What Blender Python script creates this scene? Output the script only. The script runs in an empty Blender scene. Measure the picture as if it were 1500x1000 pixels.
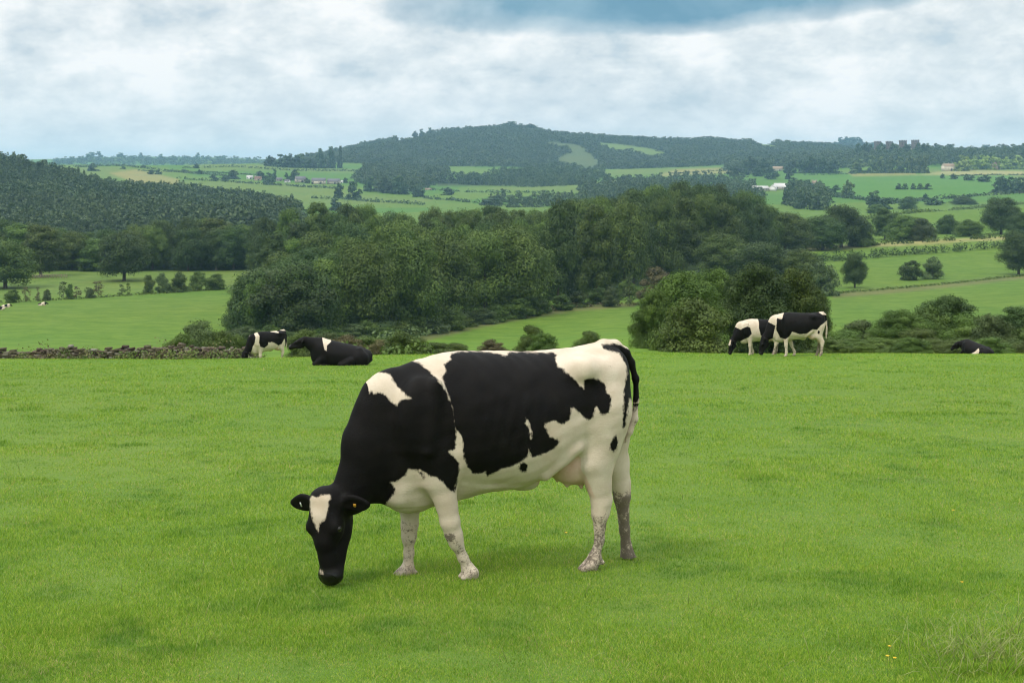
import bpy, math, random
import numpy as np
from mathutils import Vector
scene = bpy.context.scene
COL = scene.collection
R = math.radians

# ------------------------------------------------------------------ camera
F = 2083.0            # focal length in photo pixels (50 mm on a 36 mm frame, 1500 px wide)
HZ = 270.0            # photo row of the true horizon
cam_d = bpy.data.cameras.new("camera")
cam_d.sensor_width = 36.0
cam_d.lens = 50.0
cam_d.shift_y = -(499.5 - HZ) / 1500.0
cam_d.clip_start = 0.1
cam_d.clip_end = 40000
cam_d.dof.use_dof = True
cam_d.dof.focus_distance = 9.1
cam_d.dof.aperture_fstop = 11.0
cam = bpy.data.objects.new("camera", cam_d)
cam.location = (0, 0, 0)
cam.rotation_euler = (R(90), 0, 0)
COL.objects.link(cam)
scene.camera = cam

# ------------------------------------------------------------------ light and sky
SUN_EL, SUN_AZ = 52.0, -140.0     # azimuth from +Y towards +X: behind the camera, to the left
world = bpy.data.worlds.new("World")
scene.world = world
world.use_nodes = True
def build_world():
    nt = world.node_tree
    nt.nodes.clear()
    N = nt.nodes.new; L = nt.links.new
    out = N('ShaderNodeOutputWorld'); bg = N('ShaderNodeBackground')
    bg.inputs['Strength'].default_value = 0.1
    L(bg.outputs[0], out.inputs[0])
    sky = N('ShaderNodeTexSky'); sky.sky_type = 'NISHITA'; sky.sun_disc = False
    sky.sun_elevation = R(SUN_EL); sky.sun_rotation = R(SUN_AZ)
    sky.air_density = 1.0; sky.dust_density = 1.2; sky.ozone_density = 2.0
    tc = N('ShaderNodeTexCoord')
    sep = N('ShaderNodeSeparateXYZ'); L(tc.outputs['Generated'], sep.inputs[0])
    def math_(op, a, b=None, c=None, clamp=False):
        m = N('ShaderNodeMath'); m.operation = op; m.use_clamp = clamp
        for i, v in enumerate((a, b, c)):
            if v is None: continue
            if isinstance(v, (int, float)): m.inputs[i].default_value = v
            else: L(v, m.inputs[i])
        return m.outputs[0]
    z = sep.outputs[2]
    # project the direction on a flat cloud layer: clouds flatten towards the horizon
    zc = math_('ADD', math_('MAXIMUM', z, 0.0), 0.045)
    cx = math_('DIVIDE', sep.outputs[0], zc); cy = math_('DIVIDE', sep.outputs[1], zc)
    comb = N('ShaderNodeCombineXYZ'); L(cx, comb.inputs[0]); L(cy, comb.inputs[1])
    def noise(vec, scale, detail, rough, dist=0.0, off=(0, 0, 0), scl=(1, 1, 1)):
        mp = N('ShaderNodeMapping'); mp.inputs['Location'].default_value = off; mp.inputs['Scale'].default_value = scl
        L(vec, mp.inputs[0])
        n = N('ShaderNodeTexNoise'); n.inputs['Scale'].default_value = scale; n.inputs['Detail'].default_value = detail
        n.inputs['Roughness'].default_value = rough; n.inputs['Distortion'].default_value = dist
        L(mp.outputs[0], n.inputs['Vector']); return n.outputs[0]
    def ramp(v, pts):
        r = N('ShaderNodeValToRGB'); e = r.color_ramp.elements
        while len(e) < len(pts): e.new(0.5)
        for el, (p, c) in zip(e, pts):
            el.position = p; el.color = (c[0], c[1], c[2], 1) if isinstance(c, tuple) else (c, c, c, 1)
        L(v, r.inputs[0]); return r.outputs[0]
    def mix(fac, a, b):
        m = N('ShaderNodeMix'); m.data_type = 'RGBA'
        if isinstance(fac, (int, float)): m.inputs[0].default_value = fac
        else: L(fac, m.inputs[0])
        for i, v in ((6, a), (7, b)):
            if isinstance(v, tuple): m.inputs[i].default_value = (*v, 1)
            else: L(v, m.inputs[i])
        return m.outputs[2]
    # billows: a perspective cloud deck, mixed with lumps in plain direction space
    n1 = noise(comb.outputs[0], 0.42, 7, 0.56, 0.15, (3.1, 1.7, 0))
    n2 = noise(tc.outputs['Generated'], 20.0, 9, 0.62, 0.1, (0.35, 0.0, 0.62), (1.0, 1.0, 1.9))
    n3 = noise(tc.outputs['Generated'], 6.0, 4, 0.5, 0.0, (4.2, 0, 1.3), (1.0, 1.0, 2.4))
    nb2 = noise(tc.outputs['Generated'], 13.0, 6, 0.5, 0.0, (2.2, 0.7, 5.1), (1.0, 1.0, 1.7))
    puff = math_('MULTIPLY', math_('ABSOLUTE', math_('MULTIPLY_ADD', nb2, 2.0, -1.0)), 1.6)
    puff = math_('MULTIPLY_ADD', puff, 0.5, 0.30)
    s = math_('ADD', math_('ADD', math_('MULTIPLY', n1, 0.12), math_('MULTIPLY', puff, 0.27)), math_('ADD', math_('MULTIPLY', n2, 0.38), math_('MULTIPLY', n3, 0.23)))
    calm = ramp(z, [(0.02, 0.55), (0.08, 1.0)])
    s = math_('MULTIPLY_ADD', math_('SUBTRACT', s, 0.475), calm, 0.475)
    bright = ramp(s, [(0.39, (6.5, 7.2, 7.6)), (0.45, (7.8, 8.3, 8.5)), (0.49, (9.0, 9.3, 9.3)), (0.54, (10.5, 10.4, 10.2))])
    thin = ramp(s, [(0.34, 0.0), (0.43, 1.0)])
    clouds = mix(thin, mix(0.75, sky.outputs[0], (5.8, 6.9, 7.7)), bright)
    # one heavier blue-grey cloud bank high in the middle of the view
    nb = noise(tc.outputs['Generated'], 12.0, 5, 0.55, 0.2, (1.4, 0.3, 0.2), (1.0, 1.0, 1.6))
    ex = math_('DIVIDE', math_('SUBTRACT', sep.outputs[0], 0.130), 0.195)
    tilt = math_('MULTIPLY_ADD', sep.outputs[0], -0.065, z)
    ez = math_('DIVIDE', math_('SUBTRACT', tilt, 0.130), 0.029)
    wob = math_('MULTIPLY', math_('SUBTRACT', nb, 0.5), 1.5)
    d2 = math_('ADD', math_('ADD', math_('MULTIPLY', ex, ex), math_('MULTIPLY', ez, ez)), wob)
    mask = math_('SUBTRACT', 1.35, d2, clamp=True)
    front = math_('GREATER_THAN', sep.outputs[1], 0.0)
    mask = math_('MULTIPLY', ramp(mask, [(0.0, 0.0), (0.30, 0.50), (0.9, 1.0)]), front)
    dark = mix(ramp(nb, [(0.35, 0.0), (0.62, 1.0)]), (1.5, 3.2, 4.5), (3.0, 4.8, 5.9))
    clouds = mix(mask, clouds, dark)
    # an overcast dome is brighter towards the zenith
    up = ramp(z, [(0.0, 1.0), (0.17, 1.0), (0.75, 1.0)])
    gain = math_('MULTIPLY_ADD', math_('MULTIPLY', math_('SUBTRACT', z, 0.17, clamp=True), 1.2), 1.5, 1.0)
    vm = N('ShaderNodeVectorMath'); vm.operation = 'SCALE'; L(clouds, vm.inputs[0]); L(gain, vm.inputs['Scale'])
    # below the horizon: dim ground colour
    low = math_('LESS_THAN', z, -0.02)
    fin = mix(low, vm.outputs[0], (1.2, 1.8, 1.0))
    L(fin, bg.inputs[0])
build_world()
sun_d = bpy.data.lights.new("sun", 'SUN')
sun_d.energy = 2.0
sun_d.angle = R(10)
sun_d.color = (1.0, 0.95, 0.87)
sun = bpy.data.objects.new("sun", sun_d)
_sd = Vector((math.sin(R(SUN_AZ)) * math.cos(R(SUN_EL)), math.cos(R(SUN_AZ)) * math.cos(R(SUN_EL)), math.sin(R(SUN_EL))))
sun.rotation_euler = _sd.to_track_quat('Z', 'Y').to_euler()
COL.objects.link(sun)
vs = scene.view_settings
vs.view_transform = 'Standard'; vs.look = 'None'; vs.exposure = 0.0; vs.gamma = 1.0; vs.use_curve_mapping = False
scene.render.engine = 'CYCLES'
cy = scene.cycles
cy.use_denoising = True
try: cy.denoising_prefilter = 'ACCURATE'
except Exception: pass
cy.max_bounces = 5; cy.diffuse_bounces = 3; cy.glossy_bounces = 2; cy.transmission_bounces = 3
cy.transparent_max_bounces = 6; cy.volume_bounces = 1
scene.render.film_transparent = False
cy.pixel_filter_type = 'BLACKMAN_HARRIS'; cy.filter_width = 1.05

# ------------------------------------------------------------------ helpers
def tag(o, label=None, cat=None, group=None, kind=None):
    if label: o['label'] = label
    if cat: o['category'] = cat
    if group: o['group'] = group
    if kind: o['kind'] = kind
    return o
def empty(name, loc=(0, 0, 0), rz=0.0):
    o = bpy.data.objects.new(name, None); o.empty_display_size = 0.3
    o.location = loc; o.rotation_euler = (0, 0, rz); COL.objects.link(o); return o
def raw_mesh(name, V, faces, smooth=False):
    """faces: list of int arrays (n,3) / (n,4)"""
    V = np.asarray(V, dtype=np.float32)
    faces = [np.asarray(f, dtype=np.int32) for f in (faces if isinstance(faces, list) else [faces]) if len(f)]
    me = bpy.data.meshes.new(name)
    me.vertices.add(len(V)); me.vertices.foreach_set('co', V.ravel())
    nl = sum(f.size for f in faces); nf = sum(len(f) for f in faces)
    me.loops.add(nl); me.polygons.add(nf)
    me.loops.foreach_set('vertex_index', np.concatenate([f.ravel() for f in faces]))
    st = []; base = 0
    for f in faces:
        st.append(base + np.arange(len(f), dtype=np.int32) * f.shape[1]); base += f.size
    me.polygons.foreach_set('loop_start', np.concatenate(st))
    if smooth: me.polygons.foreach_set('use_smooth', np.ones(nf, dtype=bool))
    me.update(calc_edges=True)
    return me
def link(name, me, mat=None, parent=None):
    o = bpy.data.objects.new(name, me); COL.objects.link(o)
    if mat is not None:
        me.materials.clear(); me.materials.append(mat)
    if parent is not None: o.parent = parent
    return o
class MB:
    """collects shapes, builds one mesh"""
    def __init__(s): s.V = []; s.Q = []; s.T = []; s.n = 0
    def add(s, V, Q=None, T=None):
        V = np.asarray(V, float)
        if Q is not None and len(Q): s.Q.append(np.asarray(Q, int) + s.n)
        if T is not None and len(T): s.T.append(np.asarray(T, int) + s.n)
        s.V.append(V); s.n += len(V)
    def box(s, lo, hi):
        (a, b, c), (d, e, f) = lo, hi
        s.add([(a,b,c),(d,b,c),(d,e,c),(a,e,c),(a,b,f),(d,b,f),(d,e,f),(a,e,f)],
              [(0,3,2,1),(4,5,6,7),(0,1,5,4),(1,2,6,5),(2,3,7,6),(3,0,4,7)])
    def gable(s, lo, hi, ridge, over=0.0):
        """roof prism over the box plan lo..hi (xy), eaves at lo.z, ridge along x"""
        (a, b, c), (d, e, _) = lo, hi
        m = (b + e) / 2; a -= over; d += over; b -= over; e += over; th = 0.25
        s.add([(a,b,c),(d,b,c),(d,m,ridge),(a,m,ridge),(a,e,c),(d,e,c),
               (a,b,c-th),(d,b,c-th),(d,m,ridge-th),(a,m,ridge-th),(a,e,c-th),(d,e,c-th)],
              [(0,1,2,3),(3,2,5,4),(7,6,9,8),(8,9,10,11),(1,0,6,7),(4,5,11,10),(0,3,9,6),(3,4,10,9),(2,1,7,8),(5,2,8,11)])
    def tube(s, pts, rad, n=8, sx=1.0):
        P = np.asarray(pts, float); m = len(P)
        rings = []
        for i in range(m):
            d = P[min(i+1, m-1)] - P[max(i-1, 0)]; d /= (np.linalg.norm(d) + 1e-9)
            up = np.array((0, 0, 1.0)) if abs(d[2]) < 0.9 else np.array((1.0, 0, 0))
            u = np.cross(d, up); u /= np.linalg.norm(u); v = np.cross(d, u)
            a = np.arange(n) / n * 2 * math.pi
            rings.append(P[i] + rad[i] * (np.cos(a)[:, None] * u + np.sin(a)[:, None] * v))
        V = np.concatenate(rings + [P[:1], P[-1:]])
        Q = []; T = []
        for i in range(m - 1):
            for j in range(n):
                k = (j + 1) % n
                Q.append((i*n+j, i*n+k, (i+1)*n+k, (i+1)*n+j))
        c0, c1 = m*n, m*n+1
        for j in range(n):
            k = (j + 1) % n
            T.append((c0, k, j)); T.append((c1, (m-1)*n+j, (m-1)*n+k))
        s.add(V, Q, T)
    def mesh(s, name, smooth=False):
        fs = []
        if s.Q: fs.append(np.concatenate(s.Q))
        if s.T: fs.append(np.concatenate(s.T))
        return raw_mesh(name, np.concatenate(s.V), fs, smooth)
def vnoise(x, y, seed=0):
    """smooth value noise in 0..1"""
    x = np.asarray(x, float); y = np.asarray(y, float)
    xi = np.floor(x).astype(np.int64); yi = np.floor(y).astype(np.int64)
    fx = x - xi; fy = y - yi
    fx = fx*fx*(3-2*fx); fy = fy*fy*(3-2*fy)
    def h(a, b):
        n = (a * 374761393 + b * 668265263 + seed * 974711) & 0xffffffff
        n = ((n ^ (n >> 13)) * 1274126177) & 0xffffffff
        return ((n ^ (n >> 16)) & 0xffff) / 65535.0
    return (h(xi, yi)*(1-fx)+h(xi+1, yi)*fx)*(1-fy) + (h(xi, yi+1)*(1-fx)+h(xi+1, yi+1)*fx)*fy
def poly_sdf(px, py, poly):
    """signed distance to a polygon, negative inside"""
    P = np.asarray(poly, float); Q = np.roll(P, -1, axis=0)
    px = np.asarray(px, float); py = np.asarray(py, float)
    d = np.full(px.shape, 1e18); inside = np.zeros(px.shape, bool)
    for (x0, y0), (x1, y1) in zip(P, Q):
        ex, ey = x1-x0, y1-y0
        t = np.clip(((px-x0)*ex+(py-y0)*ey)/(ex*ex+ey*ey+1e-12), 0, 1)
        d = np.minimum(d, (px-x0-t*ex)**2+(py-y0-t*ey)**2)
        c = ((y0 > py) != (y1 > py))
        inside ^= c & (px < (x1-x0)*(py-y0)/(y1-y0+1e-12)+x0)
    d = np.sqrt(d)
    return np.where(inside, -d, d)

# ------------------------------------------------------------------ materials
def new_mat(name):
    m = bpy.data.materials.new(name); m.use_nodes = True
    nt = m.node_tree
    return m, nt, nt.nodes['Principled BSDF']
class NT:
    """short node writing"""
    def __init__(s, nt): s.nt = nt
    def n(s, t): return s.nt.nodes.new(t)
    def l(s, a, b): s.nt.links.new(a, b)
    def math(s, op, a, b=None, c=None, clamp=False):
        m = s.n('ShaderNodeMath'); m.operation = op; m.use_clamp = clamp
        for i, v in enumerate((a, b, c)):
            if v is None: continue
            if isinstance(v, (int, float)): m.inputs[i].default_value = v
            else: s.l(v, m.inputs[i])
        return m.outputs[0]
    def coord(s, which='Object'):
        return s.n('ShaderNodeTexCoord').outputs[which]
    def pos(s): return s.n('ShaderNodeNewGeometry').outputs['Position']
    def noise(s, vec, scale, detail=4, rough=0.55, scl=(1, 1, 1), off=(0, 0, 0)):
        mp = s.n('ShaderNodeMapping'); mp.inputs['Scale'].default_value = scl; mp.inputs['Location'].default_value = off
        s.l(vec, mp.inputs[0])
        n = s.n('ShaderNodeTexNoise'); n.inputs['Scale'].default_value = scale
        n.inputs['Detail'].default_value = detail; n.inputs['Roughness'].default_value = rough
        s.l(mp.outputs[0], n.inputs['Vector']); return n.outputs[0]
    def ramp(s, v, pts):
        r = s.n('ShaderNodeValToRGB'); e = r.color_ramp.elements
        while len(e) < len(pts): e.new(0.5)
        for el, (p, c) in zip(e, pts):
            el.position = p; el.color = (c[0], c[1], c[2], 1) if isinstance(c, tuple) else (c, c, c, 1)
        s.l(v, r.inputs[0]); return r.outputs[0]
    def mix(s, fac, a, b, mode='MIX'):
        m = s.n('ShaderNodeMix'); m.data_type = 'RGBA'; m.blend_type = mode
        if isinstance(fac, (int, float)): m.inputs[0].default_value = fac
        else: s.l(fac, m.inputs[0])
        for i, v in ((6, a), (7, b)):
            if isinstance(v, tuple): m.inputs[i].default_value = (*v, 1)
            else: s.l(v, m.inputs[i])
        return m.outputs[2]
    def attr(s, name):
        a = s.n('ShaderNodeAttribute'); a.attribute_name = name; return a
    def bump(s, h, strength, dist=0.02):
        b = s.n('ShaderNodeBump'); b.inputs['Strength'].default_value = strength; b.inputs['Distance'].default_value = dist
        s.l(h, b.inputs['Height']); return b.outputs[0]

def leaf_mat(name, c0, c1, c2, trans=0.20, var=0.55, nscale=0.35):
    """foliage: three tones mixed per leaf and per clump, a little light passes through"""
    m, nt, b = new_mat(name); k = NT(nt)
    geo = k.n('ShaderNodeNewGeometry')
    info = k.n('ShaderNodeObjectInfo')
    n = k.noise(k.coord('Object'), nscale, 3, 0.6)
    c0, c1, c2 = [tuple(v*q for v, q in zip(c, (1.22, 1.22, 0.95))) for c in (c0, c1, c2)]
    f = k.math('ADD', k.math('MULTIPLY', geo.outputs['Random Per Island'], 0.18), k.math('MULTIPLY', n, 0.82))
    col = k.ramp(f, [(0.28, c0), (0.50, c1), (0.72, c2)])
    hsv = k.n('ShaderNodeHueSaturation'); k.l(col, hsv.inputs['Color'])
    k.l(k.math('MULTIPLY_ADD', info.outputs['Random'], 0.02, 0.495), hsv.inputs['Hue'])
    k.l(k.math('MULTIPLY_ADD', info.outputs['Random'], var, 1.0 - var / 2), hsv.inputs['Value'])
    k.l(hsv.outputs[0], b.inputs['Base Color'])
    b.inputs['Roughness'].default_value = 0.55
    b.inputs['Specular IOR Level'].default_value = 0.25
    tr = k.n('ShaderNodeBsdfTranslucent'); k.l(hsv.outputs[0], tr.inputs[0])
    ms = k.n('ShaderNodeMixShader'); ms.inputs[0].default_value = trans
    k.l(b.outputs[0], ms.inputs[1]); k.l(tr.outputs[0], ms.inputs[2])
    k.l(ms.outputs[0], nt.nodes['Material Output'].inputs[0])
    return m
def plain_mat(name, c0, c1=None, scale=3.0, rough=0.8, spec=0.3, bump=0.0):
    m, nt, b = new_mat(name); k = NT(nt)
    n = k.noise(k.coord('Object'), scale, 5, 0.6)
    k.l(k.ramp(n, [(0.3, c0), (0.7, c1 or c0)]), b.inputs['Base Color'])
    b.inputs['Roughness'].default_value = rough; b.inputs['Specular IOR Level'].default_value = spec
    if bump: k.l(k.bump(n, bump), b.inputs['Normal'])
    return m
# ------------------------------------------------------------------ terrain
SLOPE, EYE = 0.0840, 1.74
KPX = [-1500, -300, 0, 100, 200, 300, 400, 500, 600, 700, 760, 800, 900, 1000, 1100, 1200, 1275, 1350, 1500, 1800, 3000]
TAB = {  # distance: photo row of the bare ground at the columns KPX
 40:   535.6,
 46:   [528]*5+[527, 526]+[524.5]+[523.8]*13,
 52:   [530]*5+[529, 527]+[521.5]+[519.5]*4+[518, 518.5]+[519.5]*7,
 62:   [532]*4+[532]*3+[527]+[519.5]*4+[512, 514]+[519.5]*7,
 80:   [540]*4+[538]*3+[530]+[524, 524, 524, 521, 507, 511]+[524]*7,
 100:  [541]*4+[539]*3+[534]+[530, 530, 530, 524, 503, 509]+[530]*7,
 150:  [530]*4+[529]*3+[527]+[526, 526, 526, 518, 497, 505]+[526]*7,
 250:  [500]*11+[497, 484, 489]+[500]*7,
 320:  452,
 400:  [424]*11+[420, 417, 416, 420, 420, 420, 420, 418, 418, 418],
 470:  [401]*6+[398, 392, 388, 385, 383, 380, 376, 376, 385, 398, 400, 400, 400, 400, 400],
 530:  [388]*6+[385, 380, 375, 370, 368, 366, 364, 366, 372, 380, 380, 379, 378, 378, 378],
 600:  [376]*6+[374, 371, 368, 366, 365, 364, 363, 363, 362, 361, 358, 355, 351, 350, 350],
 750:  [355, 355, 355, 355, 355, 354, 352, 350, 350, 350, 350, 350, 348, 346, 340, 336, 331, 326, 320, 318, 318],
 900:  [310, 315, 320, 322, 325, 328, 330, 332, 332, 332, 332, 332, 330, 328, 326, 322, 316, 310, 302, 300, 300],
 1100: [270, 278, 285, 294, 303, 309, 315, 320, 322, 320, 320, 320, 318, 316, 316, 316, 316, 315, 314, 314, 314],
 1300: [225, 236, 240, 267, 285, 297, 307, 318, 318, 312, 310, 310, 308, 306, 304, 303, 302, 302, 301, 301, 301],
 1500: [240, 250, 255, 268, 282, 290, 303, 306, 304, 303, 302, 301, 298, 297, 296, 293, 291, 290, 288, 288, 288],
 1800: [250, 255, 260, 266, 271, 277, 279, 281, 286, 286, 285, 284, 282, 281, 279, 276, 274, 272, 271, 271, 271],
 2100: [252, 252, 255, 257, 259, 263, 265, 267, 273, 274, 273, 272, 270, 268, 266, 263, 260, 259, 258, 258, 258],
 2400: [252, 248, 248, 248, 247, 249, 250, 252, 258, 261, 261, 261, 259, 257, 254, 250, 247, 247, 247, 247, 247],
 2700: [252, 246, 242, 241, 240, 240, 241, 245, 249, 252, 253, 253, 251, 249, 245, 238, 231, 226, 229, 232, 232],
 3000: [252, 248, 245, 244, 244, 243, 240, 237, 236, 238, 240, 241, 242, 240, 237, 232, 227, 222, 226, 230, 235],
 3450: [252, 250, 248, 248, 248, 246, 240, 226, 208, 204, 204, 208, 216, 219, 220, 222, 226, 232, 236, 240, 240],
 3900: [252, 250, 250, 250, 250, 248, 238, 222, 199, 189, 183, 193, 201, 205, 210, 216, 222, 232, 240, 245, 245],
 4500: [250, 250, 250, 250, 250, 250, 248, 240, 230, 225, 225, 225, 225, 225, 225, 228, 232, 236, 240, 240, 240],
 5600: [232, 232, 231, 231, 228, 229, 233, 238, 240, 235, 230, 228, 222, 217, 214, 212, 211, 217, 217, 215, 220],
 8000: 250, 14000: 262, 30000: 266}
def _build_table():
    Ys = np.array(sorted(TAB)); rows = []
    for y in Ys:
        v = TAB[y]; rows.append(np.full(len(KPX), float(v)) if isinstance(v, (int, float)) else np.array(v, float))
    rows = np.array(rows)
    gy = np.linspace(math.log(40), math.log(30000), 900); gx = np.linspace(-1500, 3000, 901)
    tmp = np.array([np.interp(gx, KPX, r) for r in rows])
    G = np.array([np.interp(gy, np.log(Ys), tmp[:, j]) for j in range(len(gx))]).T
    def blur(A, s, ax):
        r = int(3*s); k = np.exp(-0.5*(np.arange(-r, r+1)/s)**2); k /= k.sum()
        pad = [(0, 0), (0, 0)]; pad[ax] = (r, r)
        B = np.pad(A, pad, mode='edge'); out = np.zeros_like(A)
        for i, w in enumerate(k):
            sl = [slice(None)]*2; sl[ax] = slice(i, i+A.shape[ax]); out += w*B[tuple(sl)]
        return out
    G = blur(blur(G, 3.0, 0), 3.5, 1)
    return gy, gx, G
_GY, _GX, _G = _build_table()
def ground(x, y):
    x = np.asarray(x, float); y = np.asarray(y, float)
    r = np.hypot(x, y); yy = np.maximum(np.maximum(y, 0.3*r), 0.01)
    px = np.clip(750 + F*x/yy, -1499, 2999)
    plane = -EYE - SLOPE*np.clip(y, -60, 400)
    ly = np.clip(np.log(np.clip(yy, 40, 29999)), _GY[0], _GY[-1]-1e-6)
    fi = (ly-_GY[0])/(_GY[1]-_GY[0]); i = np.clip(fi.astype(int), 0, len(_GY)-2); fi = fi-i
    fj = (px-_GX[0])/(_GX[1]-_GX[0]); j = np.clip(fj.astype(int), 0, len(_GX)-2); fj = fj-j
    row = (_G[i, j]*(1-fj)+_G[i, j+1]*fj)*(1-fi)+(_G[i+1, j]*(1-fj)+_G[i+1, j+1]*fj)*fi
    tz = (HZ-row)/F*yy
    edge = 42 + 5*np.clip((px-350)/900, 0, 1.3)
    w = np.clip((yy-edge)/11.0, 0, 1); w = w*w*(3-2*w)
    z = plane*(1-w)+tz*w
    z += (vnoise(x/2.7, y/2.7, 3)-0.5)*0.05*np.clip((yy-3)/6, 0, 1) + (vnoise(x/9, y/9, 5)-0.5)*0.14*np.clip((yy-12)/15, 0, 1)
    z += (vnoise(x/60, y/60, 8)-0.5)*1.6*np.clip((yy-250)/250, 0, 1) + (vnoise(x/170, y/170, 9)-0.5)*9*np.clip((yy-1200)/1800, 0, 1)
    return z
def hit(px, py, y0=6.5, y1=9000):
    """where the sight line through a photo pixel first meets the ground"""
    Y = np.exp(np.linspace(math.log(y0), math.log(y1), 5000))
    zt = ground((px-750)/F*Y, Y); zr = (HZ-py)/F*Y
    k = np.nonzero(zt >= zr)[0]
    if not len(k): return None
    return float(Y[k[0]])
def at(px, Y):
    x = (px-750)/F*Y
    return x, Y, float(ground(x, Y))

# land use: outlines of the fields that differ from plain pasture, as photo outlines laid on the land
GRASS_NEAR = (0.105, 0.190, 0.024)
FIELD = {'pasture': (0.116, 0.184, 0.028), 'lush': (0.085, 0.185, 0.028), 'dry': (0.26, 0.23, 0.085), 'pale': (0.135, 0.188, 0.045), 'rough': (0.155, 0.155, 0.06),
         'wood': (0.045, 0.068, 0.026), 'heath': (0.10, 0.125, 0.055), 'straw': (0.32, 0.28, 0.13)}
LAND = [  # kind, y range, outline
 ('wood', 60, 320, [(372, 500), (380, 490), (440, 494), (560, 492), (640, 480), (760, 460), (850, 444), (960, 412), (1010, 400), (1010, 330), (400, 330), (380, 440)]),
 ('rough', 100, 470, [(560, 507), (600, 493), (700, 470), (770, 458), (830, 447), (930, 443), (930, 449), (840, 455), (770, 466), (700, 480), (620, 500), (580, 515)]),
 ('wood', 320, 760, [(430, 400), (560, 400), (800, 440), (960, 415), (1000, 425), (1150, 400), (1190, 360), (1180, 250), (400, 250)]),
 ('wood', 475, 760, [(-1500, 402), (0, 402), (420, 394), (430, 280), (-1500, 280)]),
 ('rough', 340, 500, [(1215, 428), (1330, 419), (1500, 401), (1800, 390), (1800, 397), (1500, 408), (1340, 426), (1220, 436)]),
 ('pale', 350, 480, [(-1500, 450), (0, 437), (130, 432), (340, 418), (420, 400), (420, 380), (-1500, 390)]),
 ('straw', 540, 680, [(1170, 362), (1480, 345), (1480, 350), (1170, 368)]),
 ('wood', 760, 1420, [(-1500, 345), (330, 345), (430, 330), (430, 303), (400, 294), (300, 276), (200, 258), (90, 235), (0, 216), (-1500, 200)]),
 ('dry', 1400, 2700, [(160, 253), (200, 248), (262, 262), (262, 270), (200, 268)]),
 ('pale', 1400, 2700, [(380, 280), (470, 282), (500, 296), (400, 296), (340, 284)]),
 ('pale', 1400, 2700, [(270, 240), (330, 236), (540, 248), (530, 254), (400, 250), (300, 250)]),
 ('wood', 1400, 2950, [(640, 262), (800, 255), (880, 262), (800, 272), (640, 272)]),
 ('lush', 1400, 2500, [(1190, 262), (1240, 252), (1480, 254), (1500, 280), (1350, 290), (1190, 290)]),
 ('dry', 1400, 2500, [(1240, 252), (1340, 250), (1342, 256), (1250, 258)]),
 ('straw', 1400, 2600, [(1340, 256), (1400, 248), (1500, 250), (1500, 256), (1400, 256)]),  # distant patch of sunlight, painted as a brighter ground colour
 ('dry', 1900, 3100, [(960, 258), (990, 248), (1100, 244), (1140, 244), (1130, 250), (1020, 256)]),
 ('wood', 2500, 3300, [(1060, 245), (1240, 242), (1500, 240), (1800, 235), (1800, 190), (1240, 190), (1150, 215), (1080, 225)]),
 ('wood', 2850, 4400, [(380, 245), (700, 252), (900, 248), (1130, 238), (1260, 225), (1260, 170), (380, 170)]),
 ('heath', 2850, 4400, [(795, 208), (810, 207), (850, 212), (880, 235), (870, 245), (830, 242), (810, 232), (835, 222)]),
 ('pale', 2850, 4400, [(865, 208), (900, 210), (960, 218), (985, 226), (960, 228), (900, 220)]),
 ('pale', 2850, 4400, [(1090, 206), (1130, 210), (1150, 218), (1120, 216)]),
 ('pale', 2850, 4400, [(575, 205), (600, 198), (640, 194), (600, 206)]),
]
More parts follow.
